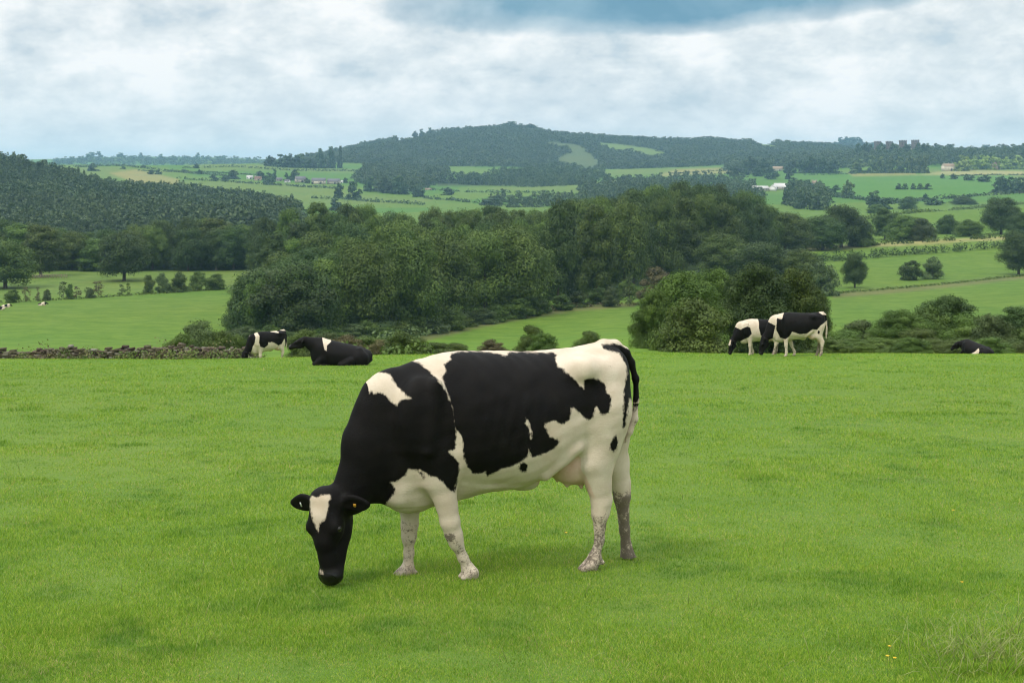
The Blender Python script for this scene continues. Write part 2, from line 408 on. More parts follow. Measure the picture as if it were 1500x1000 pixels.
def build_ground():
    rr = np.concatenate([np.linspace(0.4, 6, 12), np.arange(6.3, 70, 0.35), 70*np.exp(np.arange(1, 330)*math.log(30000/70)/329)])
    az = np.concatenate([np.linspace(-180, -40, 36)[:-1], np.linspace(-40, -23, 40)[:-1], np.arange(-23, 23.001, 0.06), np.linspace(23, 40, 40)[1:], np.linspace(40, 180, 36)[1:-1]])
    A, RR = np.meshgrid(np.radians(az), rr)
    # rings are straight across the view, round elsewhere
    c = np.cos(A); sc = np.where(np.abs(A) < R(60), 1/np.maximum(c, 0.5), 2.0)
    X = RR*sc*np.sin(A); Y = RR*sc*c
    Z = ground(X, Y)
    nr, na = X.shape
    V = np.stack([X, Y, Z], -1).reshape(-1, 3)
    i = np.arange(nr-1)[:, None]; j = np.arange(na)[None, :]; j2 = (j+1) % na
    Q = np.stack([i*na+j, (i+1)*na+j, (i+1)*na+j2, i*na+j2], -1).reshape(-1, 4)[:, ::-1]
    V = np.concatenate([V, [[0, 0, float(ground(0, 0.01))]]]); c0 = len(V)-1
    jj = np.arange(na); T = np.stack([np.full(na, c0), jj, (jj+1) % na], -1)
    me = raw_mesh('ground', V, [Q, T], smooth=True)
    x, y, z = V.T; yy = np.maximum(y, 0.3*np.hypot(x, y))+1e-3
    px = 750+F*x/yy; py = HZ-F*z/yy
    col = np.tile(np.array(FIELD['pasture']), (len(V), 1))
    # the close slopes share the bright turf of the near field
    wn = np.clip((320-y)/200, 0, 1)[:, None]; col = col*(1-wn)+np.array((0.130, 0.222, 0.022))*wn
    # patchwork of pasture tones in the distance
    h = vnoise(x/150, y/210, 41)
    col = np.where((h > 0.55)[:, None] & (y > 1400)[:, None], np.array((0.085, 0.175, 0.028)), col)
    col = np.where((h < 0.36)[:, None] & (y > 1400)[:, None], np.array((0.135, 0.185, 0.042)), col)
    for kind, ya, yb, poly in LAND:
        d = poly_sdf(px, py, poly)
        w = np.clip(0.5-d/3.0, 0, 1)*((yy > ya) & (yy < yb))
        col = col*(1-w[:, None])+np.array(FIELD[kind])*w[:, None]
    a = me.attributes.new('land', 'FLOAT_COLOR', 'POINT')
    a.data.foreach_set('color', np.concatenate([col, np.ones((len(V), 1))], 1).astype(np.float32).ravel())
    m, nt, b = new_mat('pasture'); k = NT(nt)
    p = k.pos(); land = k.attr('land').outputs['Color']
    sp = k.n('ShaderNodeSeparateXYZ'); k.l(p, sp.inputs[0])
    n1 = k.noise(p, 0.012, 4, 0.6); n2 = k.noise(p, 0.22, 5, 0.65, (0.6, 1, 1)); n3 = k.noise(p, 5.0, 4, 0.7); n4 = k.noise(p, 0.9, 5, 0.7, (.45, 1, 1))
    c1 = k.mix(k.ramp(n1, [(0.35, 0.0), (0.65, 1.0)]), land, k.mix(1.0, land, (1.15, 1.02, 0.95), 'MULTIPLY'))
    c2 = k.mix(k.ramp(n2, [(0.38, 0.0), (0.62, 0.9)]), c1, k.mix(1.0, c1, (0.66, 0.78, 0.62), 'MULTIPLY'))
    c2 = k.mix(k.ramp(n4, [(0.42, 0.0), (0.66, 0.8)]), c2, k.mix(1.0, c2, (0.62, 0.74, 0.60), 'MULTIPLY'))
    c3 = k.mix(k.ramp(n3, [(0.4, 0.0), (0.7, 0.6)]), c2, k.mix(1.0, c2, (0.55, 0.72, 0.6), 'MULTIPLY'))
    # bare turf between the blades of the near field is darker and browner
    near = k.math('SUBTRACT', 1.0, k.math('DIVIDE', k.math('SUBTRACT', sp.outputs[1], 24.0), 28.0, clamp=True))
    fin = k.mix(near, c3, k.mix(k.ramp(n2, [(0.3, 0.0), (0.7, 1.0)]), (0.085, 0.16, 0.024), (0.125, 0.185, 0.034)))
    k.l(fin, b.inputs['Base Color']); b.inputs['Roughness'].default_value = 0.9; b.inputs['Specular IOR Level'].default_value = 0.1
    k.l(k.bump(n3, 0.4, 0.05), b.inputs['Normal'])
    o = link('ground', me, m); tag(o, 'green pasture hillside falling to a valley of fields and low hills', 'ground', kind='structure')
build_ground()

# ------------------------------------------------------------------ grass of the near field (nobody could count it)
def blades(name, X, Y, H, W, lean, rng, mat, tone=None):
    n = len(X); Z = ground(X, Y)-0.008
    a = rng.uniform(0, 2*math.pi, n); la = rng.uniform(0, 2*math.pi, n)
    wx, wy = np.cos(a)*W/2, np.sin(a)*W/2
    dx, dy = np.cos(la)*H*lean, np.sin(la)*H*lean
    hz = H*np.sqrt(np.clip(1-lean**2*0.8, 0.08, 1))
    V = np.empty((n, 5, 3))
    V[:, 0] = np.stack([X-wx, Y-wy, Z], 1); V[:, 1] = np.stack([X+wx, Y+wy, Z], 1)
    V[:, 2] = np.stack([X+wx*.8+dx*.35, Y+wy*.8+dy*.35, Z+hz*.6], 1); V[:, 3] = np.stack([X-wx*.8+dx*.35, Y-wy*.8+dy*.35, Z+hz*.6], 1)
    V[:, 4] = np.stack([X+dx, Y+dy, Z+hz], 1)
    b = np.arange(n)[:, None]*5
    me = raw_mesh(name, V.reshape(-1, 3), [b+np.array([[0, 1, 2, 3]]), b+np.array([[3, 2, 4]])])
    if tone is not None:
        at_ = me.attributes.new('tone', 'FLOAT', 'POINT')
        at_.data.foreach_set('value', np.repeat(tone, 5).astype(np.float32))
    return link(name, me, mat)
def build_grass():
    rng = np.random.default_rng(5)
    m, nt, b = new_mat('grass_blade'); k = NT(nt)
    geo = k.n('ShaderNodeNewGeometry'); p = geo.outputs['Position']
    n1 = k.noise(p, 0.55, 4, 0.6, (0.6, 1, 1)); n2 = k.noise(p, 2.8, 4, 0.65)
    f = k.math('ADD', k.math('MULTIPLY', geo.outputs['Random Per Island'], 0.55), k.math('ADD', k.math('MULTIPLY', n1, 0.3), k.math('MULTIPLY', k.noise(p, 6.0, 4, 0.7), 0.3)))
    col = k.ramp(f, [(0.26, (0.095, 0.200, 0.012)), (0.46, (0.160, 0.300, 0.016)), (0.66, (0.250, 0.400, 0.028)), (0.80, (0.39, 0.45, 0.07)), (0.89, (0.48, 0.38, 0.17))])
    tn = k.attr('tone').outputs['Fac']
    col = k.mix(tn, col, k.mix(1.0, col, (0.48, 0.64, 0.60), 'MULTIPLY'))
    k.l(col, b.inputs['Base Color']); b.inputs['Roughness'].default_value = 0.5; b.inputs['Specular IOR Level'].default_value = 0.25
    tr = k.n('ShaderNodeBsdfTranslucent'); k.l(col, tr.inputs[0])
    ms = k.n('ShaderNodeMixShader'); ms.inputs[0].default_value = 0.38
    k.l(b.outputs[0], ms.inputs[1]); k.l(tr.outputs[0], ms.inputs[2]); k.l(ms.outputs[0], nt.nodes['Material Output'].inputs[0])
    N = 1500000
    # density thins out with distance
    u = rng.uniform(0, 1, N); ya, yb = 5.6, 58.0; e = -0.75
    Y = (ya**e + u*(yb**e-ya**e))**(1/e)
    px = rng.uniform(-160, 1660, N); X = (px-750)/F*Y
    pat = vnoise(X/0.9, Y/1.3, 21)*0.6+vnoise(X/0.28, Y/0.28, 22)*0.4
    tuft = np.clip((vnoise(X/0.8, Y/1.0, 31)-0.80)/0.10, 0, 1)*np.clip((vnoise(X/0.2, Y/0.2, 32)-0.35)/0.2, 0, 1)*(vnoise(X/4, Y/4, 34) > .35)*np.clip((Y-10)/8, .12, 1)
    spots = [(712, 736, .65, .22), (1420, 605, 1.3, .5), (95, 610, .9, .35), (160, 652, .9, .3), (330, 575, 1.4, .5), (1230, 570, 1.4, .5), (1340, 545, 1.6, .7), (25, 705, .6, .25), (250, 760, .4, .1), (480, 560, 1.4, .5), (1130, 545, 2.0, .5), (1450, 985, .35, .1)]
    for sx, sy, ax, ay in spots:
        d = hit(sx, sy); cx = (sx-750)/F*d
        q = ((X-cx)/(ax*.75))**2+((Y-d)/(ay*.8))**2+(vnoise(X/.22, Y/.22, 36)-.5)*2.4
        tuft = np.maximum(tuft, np.clip(1.1-q, 0, 1)*np.clip((vnoise(X/0.25, Y/0.25, 33)-0.25)/0.3, 0, 1))
    H = (0.011+0.031*pat)*rng.uniform(0.5, 1.4, N)+0.035*tuft*rng.uniform(0.5, 1.2, N)
    H *= 1+0.012*np.clip(Y-10, 0, 30)
    W = np.maximum(0.0035, 0.80*Y/F)*rng.uniform(0.7, 1.2, N)
    lean = rng.uniform(0.25, 0.95, N)
    o = blades('grass', X, Y, H, W, lean, rng, m, np.clip(tuft*0.36+1.3*np.clip((vnoise(X/0.34, Y/0.45, 51)-.45)*2, 0, 1)*vnoise(X/0.11, Y/0.13, 52)+.12*(vnoise(X/3, Y/4, 53)-.4), 0, 1))
    tag(o, 'short bright green grazed grass covering the near field', 'grass', kind='stuff')
    # dry straws in the near right corner
    md = plain_mat('dry_straw', (0.32, 0.32, 0.12), (0.20, 0.28, 0.07), 2.0, 0.6)
    n = 380
    px = np.concatenate([rng.normal(1455, 60, n-130), rng.uniform(-50, 1550, 130)])
    py = np.concatenate([rng.normal(968, 28, n-130), rng.uniform(620, 1010, 130)])
    Yd = EYE*F/(np.clip(py, 600, 1030)-445); Xd = (px-750)/F*Yd
    mb = MB()
    for i in range(n):
        x, y = Xd[i], Yd[i]; z = float(ground(x, y)); corner = i < n-130
        L_ = rng.uniform(0.08, 0.24) if corner else rng.uniform(0.07, 0.14)
        a = rng.uniform(0, 2*math.pi); ln = rng.uniform(0.4, 0.97) if corner else rng.uniform(0.1, 0.8)
        d = np.array((math.cos(a)*ln, math.sin(a)*ln, math.sqrt(1-ln*ln)))
        w = 0.0009+0.00011*y
        p0 = np.array((x, y, z)); p1 = p0+d*L_*0.6; p2 = p0+d*L_+np.array((0, 0, -0.18*L_*ln))
        mb.tube([p0, p1, p2], [w, w*0.9, w*0.35], 3)
    o = link('dry_grass', mb.mesh('dry_grass'), md); tag(o, 'long straw coloured dry grass stems lying in the near right corner of the field', 'dry grass', kind='stuff')
build_grass()
# ------------------------------------------------------------------ cows: a smooth union of muscles, bones and skin, meshed as one surface
TH = R(21.0); CT, ST = math.cos(TH), math.sin(TH)
CY0 = 9.2; CZ0 = -EYE-SLOPE*CY0
def J(px, py, t=0.0):
    """photo point at lateral offset t -> cow space (s forward, t to its left, z up)"""
    k = (px-750)/F
    s = (t*ST-k*(CY0-t*CT))/(CT-k*ST)
    Y = CY0-s*ST-t*CT
    return np.array((s, t, (HZ-py)/F*Y-CZ0))
def to_photo(P):
    s, t, z = P[..., 0], P[..., 1], P[..., 2]
    X = -s*CT+t*ST; Y = CY0-s*ST-t*CT
    return 750+F*X/Y, HZ-F*(z+CZ0)/Y
class Field:
    def __init__(s, lo, hi, h):
        s.h = h; s.lo = np.array(lo, float)
        s.ax = [np.arange(lo[i], hi[i]+h, h, dtype=np.float32) for i in range(3)]
        s.D = np.full([len(a) for a in s.ax], 1.0, np.float32)
    def _put(s, lo, hi, fn, k, sub=False):
        sl = []; pad = k+2*s.h
        for i in range(3):
            a = np.searchsorted(s.ax[i], lo[i]-pad); b = np.searchsorted(s.ax[i], hi[i]+pad)
            if b <= a: return
            sl.append(slice(a, b))
        g = np.meshgrid(s.ax[0][sl[0]], s.ax[1][sl[1]], s.ax[2][sl[2]], indexing='ij', sparse=True)
        d = fn(*g).astype(np.float32); A = s.D[tuple(sl)]
        if sub:
            h = np.maximum(k-np.abs(A+d), 0)/k
            s.D[tuple(sl)] = np.maximum(A, -d)+h*h*k*0.25
        else:
            h = np.maximum(k-np.abs(A-d), 0)/k
            s.D[tuple(sl)] = np.minimum(A, d)-h*h*k*0.25
    def cone(s, a, b, ra, rb, k=0.03, tw=1.0, sub=False):
        """rounded cone; tw stretches it sideways"""
        a = np.array(a, float); b = np.array(b, float); m = max(ra, rb)
        e = np.array((m, m*np.max(tw), m))
        t0, t1 = (tw, tw) if np.isscalar(tw) else tw
        def fn(x, y, z):
            d = b-a; L2 = d@d+1e-9
            X, Y, Z = x-a[0], y-a[1], z-a[2]
            t = np.clip((X*d[0]+Y*d[1]+Z*d[2])/L2, 0, 1)
            return np.sqrt((X-t*d[0])**2+((Y-t*d[1])/(t0+t*(t1-t0)))**2+(Z-t*d[2])**2)-(ra+t*(rb-ra))
        s._put(np.minimum(a, b)-e, np.maximum(a, b)+e, fn, k, sub)
    def chain(s, pts, rad, k=0.03, tw=1.0):
        for i in range(len(pts)-1): s.cone(pts[i], pts[i+1], rad[i], rad[i+1], k, tw)
    def ell(s, c, r, k=0.03, ax=None, sub=False):
        c = np.array(c, float); r = np.array(r, float); M = np.eye(3) if ax is None else np.array(ax, float)
        e = np.abs(M.T*r).sum(1) if ax is not None else r
        def fn(x, y, z):
            X, Y, Z = x-c[0], y-c[1], z-c[2]
            q = [(M[i, 0]*X+M[i, 1]*Y+M[i, 2]*Z) for i in range(3)]
            k0 = np.sqrt(sum((q[i]/r[i])**2 for i in range(3))); k1 = np.sqrt(sum((q[i]/r[i]**2)**2 for i in range(3)))+1e-6
            return k0*(k0-1.0)/k1
        s._put(c-e, c+e, fn, k, sub)
    def sweep(s, st, k=0.03, pu=2.0, pl=2.4):
        """barrel: stations (s, top, bottom, half width)"""
        st = sorted(st); S, T, B, W = [np.array(v) for v in zip(*st)]
        lo = (S[0], -W.max(), B.min()); hi = (S[-1], W.max(), T.max())
        xs = s.ax[0]; gs = np.linspace(S[0], S[-1], 240)
        def sm(v):
            u = np.interp(gs, S, v); n = 9; kk = np.ones(n)/n
            return np.convolve(np.pad(u, n//2, mode='edge'), kk, 'valid')
        Tg, Bg, Wg = sm(T), sm(B), sm(W)
        def fn(x, y, z):
            t = np.interp(x, gs, Tg); b = np.interp(x, gs, Bg); w = np.interp(x, gs, Wg)
            c = b+(t-b)*0.50; hh = (t-b)/2
            v = (z-c)/hh; p = np.where(v > 0, pu, pl)
            u = np.abs(y)/w
            q = (u**p+np.abs(v)**p)**(1/p)
            d = (q-1)*np.minimum(hh, w)*0.9
            e = np.maximum(np.maximum(S[0]-x, x-S[-1]), 0)
            return np.maximum(d, 0)*(e > 0)+np.where(e > 0, np.sqrt(np.maximum(d, 0)**2+e*e), d)
        s._put(lo, hi, fn, k)
    def lumps(s, amp, scale):
        x, y, z = [a*scale for a in np.meshgrid(*s.ax, indexing='ij', sparse=True)]
        n = np.sin(x*1.0+1.3*np.sin(z*.9+.7))*np.sin(z*1.1+1.1*np.sin(x*.8))+.6*np.sin(x*2.3+z*1.4+y*1.7)*np.sin(z*2.1-x*1.2+.5)
        s.D += (amp*n).astype(np.float32)
    def ribs(s, amp):
        x, y, z = np.meshgrid(*s.ax, indexing='ij', sparse=True)
        w = np.exp(-((x-.10)/.24)**4)*np.exp(-((z-1.02)/.20)**4)*np.clip(np.abs(y)/.2, 0, 1)
        s.D += (amp*np.sin(2*math.pi*(x+.28*(z-1.0))/.082)*w).astype(np.float32)
    def mesh(s):
        D = s.D; S = D < 0; nx, ny, nz = D.shape
        def cs(A): return [A[i:nx-1+i, j:ny-1+j, l:nz-1+l] for i in (0, 1) for j in (0, 1) for l in (0, 1)]
        cn = cs(S); cnt = sum(c.astype(np.int8) for c in cn)
        act = (cnt > 0) & (cnt < 8); idx = np.argwhere(act)
        vals = np.stack([c[act] for c in cs(D)], 1)
        corner = np.array([(i, j, l) for i in (0, 1) for j in (0, 1) for l in (0, 1)], float)
        acc = np.zeros((len(idx), 3)); num = np.zeros(len(idx))
        for a in range(8):
            for b in range(a+1, 8):
                if np.abs(corner[a]-corner[b]).sum() != 1: continue
                va, vb = vals[:, a], vals[:, b]; c = (va < 0) != (vb < 0)
                t = np.where(c, va/np.where(c, va-vb, 1), 0)
                acc += np.where(c[:, None], corner[a]+t[:, None]*(corner[b]-corner[a]), 0); num += c
        V = s.lo+s.h*(idx+acc/num[:, None])
        im = np.full(act.shape, -1, np.int32); im[act] = np.arange(len(idx))
        fs = []
        A = S[:-1, 1:-1, 1:-1]; B = S[1:, 1:-1, 1:-1]; e = np.argwhere(A != B); i, j, l = e.T; f = A[i, j, l]
        q = np.stack([im[i, j, l], im[i, j+1, l], im[i, j+1, l+1], im[i, j, l+1]], 1); fs.append(np.where(f[:, None], q, q[:, ::-1]))
        A = S[1:-1, :-1, 1:-1]; B = S[1:-1, 1:, 1:-1]; e = np.argwhere(A != B); i, j, l = e.T; f = A[i, j, l]
        q = np.stack([im[i, j, l], im[i, j, l+1], im[i+1, j, l+1], im[i+1, j, l]], 1); fs.append(np.where(f[:, None], q, q[:, ::-1]))
        A = S[1:-1, 1:-1, :-1]; B = S[1:-1, 1:-1, 1:]; e = np.argwhere(A != B); i, j, l = e.T; f = A[i, j, l]
        q = np.stack([im[i, j, l], im[i+1, j, l], im[i+1, j+1, l], im[i, j+1, l]], 1); fs.append(np.where(f[:, None], q, q[:, ::-1]))
        Q = np.concatenate(fs)
        # two rounds of light smoothing
        for it in range(2):
            sm = np.zeros_like(V); ct = np.zeros(len(V))
            for a, b in ((0, 1), (1, 2), (2, 3), (3, 0)):
                np.add.at(sm, Q[:, a], V[Q[:, b]]); np.add.at(ct, Q[:, a], 1)
                np.add.at(sm, Q[:, b], V[Q[:, a]]); np.add.at(ct, Q[:, b], 1)
            V = V*0.5+0.5*sm/np.maximum(ct, 1)[:, None]
        return V, Q

def unit(v): v = np.array(v, float); return v/np.linalg.norm(v)
class Head:
    """frame at the poll: a towards the muzzle, n out of the forehead, l to the cow's left"""
    def __init__(s, poll, muzzle, n):
        s.o = np.array(poll, float); s.L = np.linalg.norm(np.array(muzzle)-s.o); s.a = unit(np.array(muzzle)-s.o)
        n = np.array(n, float); s.n = unit(n-s.a*(n@s.a)); s.l = np.cross(s.n, s.a)
        if s.l[1] < 0 and abs(s.l[1]) > 0.3: s.l = -s.l
        s.M = np.array((s.a, s.n, s.l))
    def __call__(s, u, v, w): return s.o+s.a*(u*s.L)+s.n*v+s.l*w
def add_head(f, H, ears):
    L = H.L; g = L/0.58
    f.ell(H(.11, -.030, 0), (.13*g, .100, .112), .04, H.M)              # skull
    f.ell(H(.0, -.005, 0), (.045, .05, .075), .04, H.M)               # poll crest
    f.cone(H(.22, .002, 0), H(.50, .012, 0), .084, .066, .03)             # forehead to nose bridge
    f.cone(H(.50, .012, 0), H(.86, .000, 0), .066, .058, .03)
    f.ell(H(.33, .0, .060), (.095, .064, .054), .03, H.M); f.ell(H(.33, .0, -.060), (.095, .064, .054), .03, H.M)  # eye sockets
    f.ell(H(.345, .034, .092), (.034, .024, .022), .03, H.M); f.ell(H(.345, .034, -.092), (.034, .024, .022), .03, H.M)
    for w in (.048, -.048):
        f.ell(H(.34, -.115, w), (.135, .105, .042), .04, H.M)           # cheeks
        f.cone(H(.46, -.115, w*.85), H(.84, -.045, w*.6), .050, .040, .03)   # lower jaw
    f.cone(H(.50, -.075, 0), H(.88, -.035, 0), .060, .050, .04)
    f.ell(H(.925, -.010, 0), (.062, .066, .080), .03, H.M)               # muzzle
    f.ell(H(.965, -.050, 0), (.035, .040, .055), .02, H.M)               # lower lip
    for w in (.043, -.043):
        f.ell(H(.955, .052, w), (.014, .022, .012), .012, H.M, sub=True)  # nostrils
    for base, tip, flat in ears:
        base = np.array(base); tip = np.array(tip); d = unit(tip-base); fl = np.array(flat, float); fl = unit(fl-d*(fl@d)); up = np.cross(d, fl)
        ln = np.linalg.norm(tip-base); M = np.array((d, up, fl))
        f.cone(base-d*.03, base+d*.05, .030, .028, .03)
        f.ell(base+d*ln*.42, (ln*.44, .062, .019), .02, M)
        f.ell(base+d*ln*.74, (ln*.30, .036, .014), .025, M)
        f.ell(base+d*ln*.50+fl*.026, (ln*.38, .040, .016), .012, M, sub=True)
def add_leg(f, pts, rad, tw, kfirst=0.07):
    for i in range(len(pts)-1):
        f.cone(pts[i], pts[i+1], rad[i], rad[i+1], kfirst if i == 0 else 0.03, (tw[min(i, len(tw)-1)], tw[min(i+1, len(tw)-1)]))
def add_hoof(f, p, fwd, fet):
    """two claws, flat below"""
    p = np.array(p, float); fw = unit((fwd[0], fwd[1], 0)); sd = np.array((-fw[1], fw[0], 0))
    for e in (1, -1):
        q = p+sd*0.024*e
        f.cone(q+np.array((0, 0, .045))-fw*.02, q+fw*.045+np.array((0, 0, .012)), .034, .020, .008)
        f.cone(q-fw*.03+np.array((0, 0, .020)), q+fw*.03+np.array((0, 0, .012)), .026, .020, .008)
    for e in (1, -1):
        f.ell(np.array(fet)-fw*.046+sd*.020*e+np.array((0, 0, -.025)), (.018, .013, .018), .015)   # dewclaws
# stations of the barrel of the standing cow, read off its outline
TORSO_PX = [(918, 555, 585, .03), (913, 530, 615, .12), (906, 512, 632, .185), (897, 503.5, 640, .230), (880, 501, 645, .258), (860, 504, 648, .272), (838, 508, 660, .285), (800, 513, 690, .315),
            (760, 514, 711, .345), (720, 513, 712, .350), (680, 513, 711, .325), (645, 517, 712, .285), (610, 526, 722, .240), (584, 538, 728, .200), (566, 552, 722, .160), (552, 575, 700, .100), (545, 600, 670, .04)]
TORSO = [(J(p, a)[0], J(p, a)[2], J(p, b)[2], w) for p, a, b, w in TORSO_PX]
NECK = dict(a=J(590, 620), b=J(548, 664, .01), c=J(514, 722, .02))
LEGS = [  # joints in photo points with lateral offsets, radii, sideways stretch
    dict(p=[J(884, 600, .14), J(871, 675, .16), J(881, 735, .165), J(879, 752, .165), J(878, 790, .165), J(871, 817, .165), J(866, 831, .165)], r=[.185, .120, .062, .052, .028, .039, .042], hoof=J(862, 835, .165)),
    dict(p=[J(893, 610, -.13), J(899, 676, -.14), J(909, 712, -.14), J(911, 728, -.14), J(915, 775, -.145), J(919, 812, -.15), J(917, 826, -.15)], r=[.17, .090, .060, .052, .033, .043, .044], hoof=J(914, 829, -.15)),
    dict(p=[J(640, 650, .17), J(645, 700, .18), J(659, 762, .175), J(665, 782, .17), J(668, 793, .17), J(678, 815, .165), J(686, 833, .16), J(688, 842, .16)], r=[.13, .096, .058, .051, .041, .029, .039, .040], hoof=J(687, 846, .16)),
    dict(p=[J(606, 690, -.14), J(600, 735, -.15), J(600, 768, -.15), J(599, 784, -.15), J(599, 808, -.15), J(597, 832, -.15), J(594, 842, -.15)], r=[.12, .076, .050, .046, .029, .039, .040], hoof=J(590, 845, -.15)),
]
HERO_HEAD = Head(J(474, 727, .03), J(484, 851, .06), (.73, .68, .12))
def head_ears(H, hero=False):
    # the ears sit behind the eyes and stand out sideways
    e = []
    for w in (1, -1):
        base = H(.08, -.045, w*.095)
        tip = base+H.l*w*.185-H.n*.035+H.a*(.035 if w < 0 else .0)
        if hero: tip = base+H.l*w*(.185 if w > 0 else .195)-H.n*.03+H.a*(.012 if w < 0 else .02)
        e.append((base, tip, H.n+H.a*.35-H.l*w*.1))
    return e
def standing_cow(h, head, neck, legs, tail, lo, hi, udder=True, hero=False):
    f = Field(lo, hi, h)
    f.sweep(TORSO)
    # bones and muscles under the skin
    def side(px, py, t, w):
        p = J(px, py, t); p[1] *= w; return p
    for w in (1, -1):
        f.ell(side(848, 536, .20, w), (.08, .065, .05), .10)         # hook bones
        f.ell(side(906, 530, .10, w), (.05, .045, .055), .05)           # pin bones
        f.ell(side(875, 592, .14, w), (.165, .115, .25), .08)           # thigh
        f.ell(side(887, 640, .13, w), (.085, .085, .20), .06)           # hamstring
        f.ell(side(616, 610, .185, w), (.150, .085, .235), .08)         # shoulder
        f.ell(side(645, 668, .19, w), (.115, .075, .12), .06)           # elbow and upper arm
        f.ell(side(815, 553, .405, w), (.11, .10, .095), .10, sub=True)   # hollow of the flank
        f.cone(side(800, 697, .21, w), side(846, 655, .235, w), .022, .030, .06)
        f.chain([side(672, 704, .17, w), side(715, 708, .165, w), side(755, 708, .16, w), side(795, 696, .15, w)], [.010, .013, .013, .011], .022)
        f.cone(side(640, 560, .25, w), side(628, 660, .26, w), .022, .02, .07)
        f.cone(side(662, 600, .33, w), side(668, 690, .29, w), .022, .022, .05, 1.0, True)
        f.cone(side(858, 540, .24, w), side(905, 545, .13, w), .05, .05, .08)
    f.ell(J(594, 712), (.135, .125, .165), .07)                                       # brisket
    f.cone(J(618, 722), J(680, 700), .10, .12, .08)
    a, b, c = neck['a'], neck['b'], neck['c']
    f.cone(a+[0, 0, .02], b+[0, 0, .0], .240, .182, .10, .56); f.cone(b, c, .182, .132, .08, .60)
    f.cone(a+(J(568, 590)-J(590, 620)), a+(J(545, 640)-J(590, 620)), .195, .180, .08, .62)
    if hero:
        f.cone(J(566, 712, 0), J(546, 716, .01), .085, .070, .06, .6)                # dewlap
        f.cone(J(585, 725, 0), J(545, 708, .02), .06, .08, .06, .6)
    for i, g in enumerate(legs):
        add_leg(f, g['p'], g['r'], [.80, .80, .80, .9, .95, 1.0] if i < 2 else [.62, .72, .95, 1.0])
        fw = np.array((1.0, 0.0))
        add_hoof(f, g['hoof'], fw, g['p'][-2])
    for i in (0, 1):                                                                    # hock points and tendons
        p = legs[i]['p']; f.cone(p[2]+[-.045, 0, .02], p[3]+[-.040, 0, -.005], .026, .024, .02)
        f.cone(p[2]+[-.035, 0, .01], p[1]+[-.07, 0, .02], .022, .040, .035)
    if udder:
        u = J(834, 668)*[1, 0, 1]
        f.ell(u+[0, .075, -.015], (.175, .115, .155), .022); f.ell(u+[0, -.075, -.015], (.175, .115, .15), .03)
        f.ell(u+[.13, 0, .03], (.16, .13, .08), .06)
        for ds, w in ((-.045, .085), (-.045, -.07), (.055, .08), (.055, -.07)):
            q = u+[ds, w, -.135 if ds < 0 else -.115]
            f.cone(q, q+[0, .006*np.sign(w), -.055], .019, .0125, .02)
    f.ell(J(705, 700)*[1, 0, 1], (.30, .17, .065), .06)                                # belly
    f.ell(J(770, 706)*[1, 0, 1], (.09, .06, .05), .05)
    add_head(f, head, head_ears(head, hero))
    f.chain(tail[0], tail[1], .025)
    f.lumps(.0022, 19.0); f.ribs(.0018)
    return f

# ---- coat
M_COAT = {}
def coat_mat():
    m, nt, b = new_mat('cow_coat'); k = NT(nt)
    oc = k.coord('Object')
    d = k.attr('coat').outputs['Fac']; dirt = k.attr('dirt').outputs['Fac']; skin = k.attr('skin').outputs['Fac']; hoof = k.attr('hoof').outputs['Fac']; wet = k.attr('wet').outputs['Fac']
    e1 = k.noise(oc, 26, 4, 0.65); e2 = k.noise(oc, 130, 2, 0.6, (1, 1, .35))
    dj = k.math('ADD', d, k.math('ADD', k.math('MULTIPLY', k.math('SUBTRACT', e1, .5), .035), k.math('MULTIPLY', k.math('SUBTRACT', e2, .5), .022)))
    w = k.ramp(k.math('MULTIPLY_ADD', dj, 58, .5, clamp=True), [(0.15, 0.0), (0.85, 1.0)])
    n = k.noise(oc, 7, 4, 0.6); fine = k.noise(oc, 90, 3, 0.7)
    white = k.mix(k.ramp(n, [(0.3, 0.0), (0.7, 1.0)]), (0.64, 0.55, 0.44), (0.54, 0.44, 0.335))
    st = k.noise(oc, 2.6, 5, 0.65)
    white = k.mix(k.ramp(st, [(0.50, 0.0), (0.72, 0.55)]), white, (0.46, 0.345, 0.235))
    white = k.mix(k.ramp(fine, [(0.35, 0.0), (0.75, 0.25)]), white, (0.45, 0.36, 0.26))
    black = k.mix(k.ramp(n, [(0.35, 0.0), (0.75, 1.0)]), (0.0045, 0.0040, 0.0042), (0.0080, 0.0066, 0.0058))
    col = k.mix(w, black, white)
    pink = k.mix(k.ramp(n, [(0.3, 0.0), (0.7, 1.0)]), (0.62, 0.44, 0.34), (0.54, 0.34, 0.26))
    col = k.mix(k.math('MULTIPLY', skin, k.math('MULTIPLY', w, .85)), col, pink)
    # dried mud on the lower legs
    mn = k.noise(oc, 20, 5, 0.75); mn2 = k.noise(oc, 75, 3, 0.7)
    md = k.math('ADD', k.math('MULTIPLY', mn, .6), k.math('MULTIPLY', mn2, .4))
    mud = k.ramp(k.math('ADD', md, k.math('SUBTRACT', k.math('MULTIPLY', dirt, .5), .5)), [(0.40, 0.0), (0.52, 1.0)])
    col = k.mix(k.math('MULTIPLY', mud, .85), col, k.mix(mn2, (0.026, 0.021, 0.017), (0.14, 0.108, 0.082)))
    col = k.mix(hoof, col, (0.11, 0.09, 0.07))
    k.l(col, b.inputs['Base Color'])
    k.l(k.math('MULTIPLY_ADD', wet, -.36, .60), b.inputs['Roughness']); k.l(k.math('MULTIPLY_ADD', wet, .3, .10), b.inputs['Specular IOR Level'])
    hair = k.noise(oc, 160, 3, 0.7, (.35, 1, 1))
    k.l(k.bump(k.math('ADD', hair, k.math('MULTIPLY', n, 2.0)), .30, .010), b.inputs['Normal'])
    return m
COAT = coat_mat()
